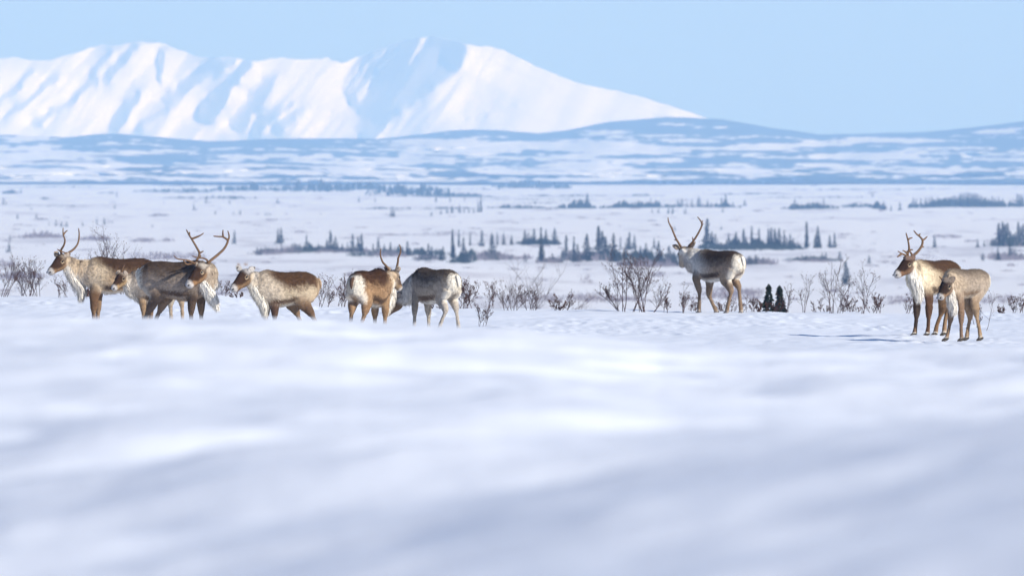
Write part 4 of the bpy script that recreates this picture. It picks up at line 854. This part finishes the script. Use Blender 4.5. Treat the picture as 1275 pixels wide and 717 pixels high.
TREES += lst(840, [(232, 310, 495, 'n'), (225, 400, 495, 'w'), (265, 395, 495, 'w'), (290, 410, 495, 'w'), (385, 405, 512, 'n'), (370, 450, 512, 'n'), (438, 400, 515, 'n'), (492, 380, 515, 'n'), (510, 430, 515, 'n'), (551, 360, 512, 't'), (603, 375, 512, 't'), (595, 440, 512, 'w'), (620, 450, 512, 'n'), (670, 375, 510, 'n'), (690, 370, 510, 'n'), (715, 375, 510, 'n'), (745, 375, 510, 'n'), (782, 390, 510, 't'), (800, 430, 510, 'w'),
                   (825, 410, 510, 'n'), (845, 440, 510, 'w'), (878, 460, 510, 'n'), (943, 330, 510, 't'), (940, 440, 510, 'n'), (1022, 360, 510, 'n'), (1035, 420, 510, 'n'), (1005, 420, 510, 'n'), (1108, 420, 510, 'n'), (1142, 405, 508, 'n'), (540, 565, 630, 'b'), (580, 560, 628, 'w'), (630, 580, 625, 't'), (665, 580, 625, 'w'), (520, 585, 630, 'w'), (945, 555, 590, 'w'), (995, 558, 590, 'b'), (1055, 545, 597, 'w'), (1080, 540, 597, 'n'), (1180, 535, 597, 'b'),
                   (22, 160, 215, 'w'), (50, 155, 215, 'w'), (88, 180, 215, 'w'), (123, 160, 218, 'n'), (172, 145, 215, 'w'), (235, 165, 215, 'n'), (262, 180, 215, 'w'), (300, 180, 215, 'w'), (365, 130, 215, 'n'), (355, 165, 215, 'w'), (335, 150, 215, 'n'), (415, 180, 215, 'w'), (75, 225, 265, 'w'), (345, 215, 255, 'w'), (500, 165, 210, 'b'), (858, 165, 235, 'w'), (1065, 160, 230, 'n'), (1040, 190, 232, 'b'), (333, 350, 380, 'w'), (900, 190, 232, 'b')])
TREES += lst(1055, [(622, 415, 508, 'n'), (930, 445, 505, 'n'), (978, 450, 498, 'n'), (1035, 440, 495, 'n'), (1080, 340, 490, 'n'), (1110, 330, 490, 'n'), (1128, 345, 490, 'n'), (1145, 335, 490, 'n'), (1095, 400, 490, 'w'), (1165, 390, 490, 'n'), (1200, 400, 490, 'n'), (1220, 330, 490, 'n'), (1238, 360, 490, 'n'), (1258, 345, 490, 'n'), (967, 545, 600, 'w'), (1075, 510, 598, 'n'), (1085, 550, 598, 'w'), (1160, 465, 585, 'n'),
                    (1180, 510, 585, 'w'), (1200, 515, 585, 'w'), (1240, 540, 580, 'w'), (155, 560, 620, 'n'), (375, 180, 240, 'n'), (313, 200, 245, 'n'), (260, 175, 240, 'w'), (240, 200, 240, 'b'), (180, 115, 145, 'w'), (930, 470, 505, 'w')])
for j, xx in enumerate([470, 492, 525, 560, 585, 605, 645, 660, 708, 722, 738, 752, 768, 785, 800, 815, 832, 850, 866, 884, 900, 915, 930, 948, 962, 985, 1010, 1035, 1055, 1080, 1110, 1165, 1185, 1215, 1235, 1252]):
    tp = 150 - 32 * math.exp(-((xx - 890) / 110.) ** 2) + rt.uniform(-6, 14) - (18 if xx > 1200 else 0)
    TREES += lst(1055, [(xx, tp, 213, 'n' if j % 3 else 'w')])
NEAR = [(957, 354, 389, 'w', 'small dark near spruce beside the lone standing reindeer, left of a pair'), (971, 356, 372, 'w', 'small dark near spruce, right of a pair beside the lone standing reindeer'),
        (1053, 325, 359, 'w', 'bushy dark blurred spruce behind the tangled clump of shrubs')]
REG = [(0, 65, 'near the left edge'), (65, 140, 'behind the leftmost reindeer'), (140, 285, 'above the biggest bull'), (285, 425, 'above the antlerless reindeer'), (425, 505, 'by the two upright antlers'), (505, 600, 'above the white-rumped reindeer'),
       (600, 735, 'around the middle'), (735, 826, 'above the biggest shrub'), (826, 885, 'near the lone reindeer antlers'), (885, 960, 'right of the lone reindeer'), (960, 1105, 'above the twiggy shrub clump'), (1105, 1200, 'above the right-hand bull'), (1200, 1300, 'at the right edge')]
ORD = 'first second third fourth fifth sixth seventh eighth ninth tenth eleventh twelfth thirteenth fourteenth fifteenth sixteenth seventeenth eighteenth nineteenth twentieth'.split()
SH = {'n': 'narrow', 'w': 'broad', 't': 'thin bare', 'b': 'low rounded'}
rows = {}
full = []
for (px, ty, by, kd) in TREES:
    row = 'far' if by < 275 else ('upper middle' if by < 307 else ('middle' if by < 321 else 'lower'))
    reg = next(r[2] for r in REG if r[0] <= px < r[1]); key = (kd, row, reg); rows.setdefault(key, []).append(px); full.append((px, ty, by, kd, key))
for i, (px, ty, by, kd, key) in enumerate(full):
    D = 20. * F / (by - HY)
    for _ in range(6):
        X = (px - 637.5) / F * D; z = gz1(X, D); D = min(max((CZ - z) * F / (by - HY), 900), 11000)
    X = (px - 637.5) / F * D; z = gz1(X, D); h = (by - ty) / F * D * 1.06
    o_ = sorted(rows[key]).index(px)
    many = len(rows[key]) > 1
    lab = (ORD[o_] + ' from left, ' if many else '') + SH[kd] + ' spruce in the ' + key[1] + ' row ' + key[2]
    rot = rt.random() * 6.28
    wf = rt.uniform(.8, 1.15)
    grp = 'spruces scattered over the snowy valley'
    if h * F / D < 9:
        o = bpy.data.objects.new('spruce_tree', CROWN[kd][i % len(CROWN[kd])]); COL.objects.link(o); tag(o, lab, 'spruce tree', grp)
        o.location = (X, D, z - h * .05); o.rotation_euler.z = rot; o.scale = (h * wf, h * wf, h)
    else:
        e = empty('spruce_tree', (X, D, z), lab, 'spruce tree', grp); e.rotation_euler.z = rot; e.scale = (h * wf, h * wf, h)
        for nm, me in (('trunk', TRUNK), ('crown', CROWN[kd][i % len(CROWN[kd])])):
            o = bpy.data.objects.new(nm, me); COL.objects.link(o); o.parent = e
for (px, ty, by, kd, lab) in NEAR:
    D = 230. if px == 957 else (262. if px == 971 else 1900.)
    X = (px - 637.5) / F * D; z = gz1(X, D); h = CZ - (ty - HY) / F * D - z
    e = empty('spruce_tree', (X, D, z), lab, 'spruce tree', 'spruces scattered over the snowy valley'); e.scale = (h * .8, h * .8, h)
    for nm, me in (('trunk', TRUNK), ('crown', spruce_crown(rt, .17 if D < 300 else .30, -1.5 if D < 300 else -1.0))):
        o = bpy.data.objects.new(nm, me); COL.objects.link(o); o.parent = e

# ------------------------------------------------------------------ far woods and scrub (uncountable masses)
def woods(name, label, bands, seed, mat, dense=1.0, cone=True):
    r = np.random.RandomState(seed); V = []; Fc = []
    for (x0, x1, yb, hp_, jit) in bands:
        n = int((x1 - x0) * 2.4 * dense)
        for i in range(n):
            px = x0 + (x1 - x0) * r.rand(); edge = min((px - x0), (x1 - px)) / (x1 - x0) * 2
            env = hp_ * (0.35 + 0.65 * min(1, edge * 1.6)) * (0.55 + .75 * float(vn(px / 7., yb, seed)))
            py = yb + r.uniform(-jit, jit); D = 20. * F / (py - HY); X = (px - 637.5) / F * D; z = gz1(X, D)
            h = env * r.uniform(.6, 1.2) * (1.3 if cone else 1) / F * D; w = (h * r.uniform(.14, .3) if cone else h * r.uniform(.6, 1.4)); b = len(V); a0 = r.rand() * 2
            if cone:
                for k in range(5):
                    a = a0 + k * 1.2566; V.append((X + math.cos(a) * w * r.uniform(.7, 1.2), D + math.sin(a) * w, z - .1))
                V.append((X, D, z + h)); Fc += [(b + k, b + (k + 1) % 5, b + 5) for k in range(5)]
            else:
                for k in range(9):
                    b = len(V); sx = X + r.randn() * w * 1.1; sy = D + r.randn() * w * 14; hh = h * r.uniform(.25, 1.2) * (1 + .5 * (r.rand() < .12)); ww = h * r.uniform(.04, .13); ln = r.randn() * hh * .3
                    V += [(sx - ww, sy, z - .1), (sx + ww, sy + ww, z - .1), (sx + ww * 1.4 + ln * .6, sy, z + hh * .6), (sx + ln, sy, z + hh)]
                    Fc.append((b, b + 1, b + 2, b + 3))
    o = mesh_obj(name, V, Fc, mat, smooth=False); return tag(o, label, kind='stuff')
FAR = [(165, 270, 238, 4, 1.0), (262, 345, 237, 7, .8), (340, 440, 237, 8, 1.5), (420, 480, 236, 7, 1.5), (455, 560, 240, 8, 3), (515, 600, 243.5, 4, 1), (470, 640, 244.5, 2.5, .5), (612, 712, 233.5, 6, 1.2),
       (735, 850, 228.5, 5, .6), (845, 960, 229, 4.5, .6), (930, 1275, 227, 3, .4), (448, 525, 259, 2.6, .4), (520, 600, 259, 2.4, .5), (600, 700, 258.5, 3.5, .5), (690, 745, 258, 7, .6), (745, 850, 258, 7, .6), (850, 925, 257.8, 5, .6),
       (970, 1045, 261, 5, .8), (1045, 1100, 256.5, 3.5, .5), (0, 28, 240, 3.5, .6), (48, 70, 249, 2, .4), (120, 145, 240, 2, .5), (1130, 1275, 257.5, 9, .8), (185, 330, 247, 2.2, 1), (1085, 1105, 261, 6, .5), (770, 830, 244, 2, .4), (875, 990, 242, 1.6, .5), (300, 480, 232, 2, .6), (180, 300, 231.5, 1.6, .5), (0, 150, 234, 1.2, .5), (520, 640, 236, 1.6, .5), (640, 760, 243, 1.8, .5), (930, 1100, 246, 1.5, .5), (640, 700, 253, 1.5, .6), (0, 120, 257, 1.2, 1), (697, 852, 322, 8, 4), (460, 560, 316, 6, 1.5), (560, 640, 322, 7, 3), (868, 1005, 309, 9, .8), (1235, 1275, 306, 11, 1), (640, 700, 305, 5, 1), (350, 430, 313, 6, 1), (560, 760, 248, 1.2, .8), (900, 1275, 236, 1.2, .8)]
THK = [(318, 350, 314.5, 4, 1.2), (350, 440, 314, 5, 1), (432, 515, 317, 5, 1.2), (520, 550, 322, 5, 1), (560, 590, 327, 5, 1), (588, 632, 321, 5, 1.5), (672, 700, 326.5, 5, 1.2), (697, 770, 322, 6, 3), (770, 852, 330, 7, 1.5), (645, 700, 305, 4, .8), (875, 1000, 309.5, 6, .8), (1235, 1275, 305, 7, .8), (1240, 1275, 321, 7, 1.2), (927, 948, 329, 6, 1), (975, 1045, 324, 4, .6)]
woods('distant_forest', 'dense blue belts of far conifers strung across the valley floor', FAR, 5, M_spruce)
woods('spruce_thicket', 'low dark young growth filling in under the rows of spruces', THK, 15, M_spruce, .55, False)
SCR = [(15, 80, 299, 5, 1.5), (0, 12, 330, 7, 4), (100, 140, 302, 5, 1), (160, 195, 303, 3.5, 1), (200, 215, 303, 3, .5), (318, 350, 315, 5, 1.5), (350, 378, 314, 6, 1), (392, 440, 314.5, 5, 1), (432, 460, 314.5, 5, 1), (460, 515, 317.5, 6, 1), (520, 545, 322, 6, 1), (585, 635, 322, 8, 1.5),
       (635, 662, 322, 4, 1.5), (670, 700, 327, 6, 1), (697, 770, 323, 6, 3), (770, 850, 331, 7, 2), (925, 965, 329.5, 6, 1.2), (970, 1050, 325, 3, .8), (1160, 1200, 295, 3, 1), (1235, 1275, 322, 7, 1.5), (1240, 1275, 305, 6, 1), (185, 210, 268, 3, .7), (330, 345, 274, 2.5, .6),
       (45, 60, 272, 3, .5), (660, 700, 262, 1.6, .5), (760, 775, 266, 2, .5), (300, 420, 285, 1.0, 4), (640, 830, 375, 3.4, 4), (0, 60, 345, 6, 3), (850, 960, 368, 5, 7), (1080, 1275, 376, 4, 4), (960, 1120, 300, 1.2, 10), (1060, 1200, 322, 1.6, 12), (430, 640, 293, 1.4, 3), (1190, 1225, 373, 4, 4), (160, 260, 318, 4, 4), (720, 740, 350, 3, 6)]
woods('valley_scrub', 'purplish leafless scrub poking through the valley snow', SCR, 6, M_scrub, .55, False)
# faint scattered tussocks over the whole valley
r_ = np.random.RandomState(9)
SC2 = []
for i in range(420):
    yb = 228 + 150 * r_.rand() ** 1.2; x = r_.uniform(-60, 1330); wd_ = r_.uniform(3, 20) * (1 if yb < 270 else 1.2)
    SC2.append((x, x + wd_, yb, r_.uniform(.5, 1.7) * (0.7 + (yb - 228) / 110.), .5))
woods('valley_tussocks', 'faint tussocks and heath showing through the valley snow', SC2, 8, M_scrub, .5, False)

# two straw tufts
for (px, py, lab) in [(297, 328, 'small straw-coloured tuft on the snow, left of two above the antlerless reindeer'), (306, 327.5, 'small straw-coloured tuft on the snow, right of two above the antlerless reindeer')]:
    D = 1950.; X = (px - 637.5) / F * D; z = gz1(X, D); V = []; Fc = []; r = random.Random(px)
    z = max(z, CZ - (py + 1 - HY) / F * D)
    for i in range(60):
        a = r.random() * 6.28; b = len(V); l = r.uniform(.15, .5); c = (r.uniform(-.25, .25), r.uniform(-.2, .2)); w = .03
        V += [(c[0] - w, c[1], -.3), (c[0] + w, c[1], -.3), (c[0] + math.cos(a) * l * .6, c[1] + math.sin(a) * l * .5, l * .5)]; Fc.append((b, b + 1, b + 2))
    o = mesh_obj('grass_tuft', V, Fc, M_straw, smooth=False); o.location = (X, D, z); tag(o, lab, 'grass tuft', 'straw tufts on the valley snow')
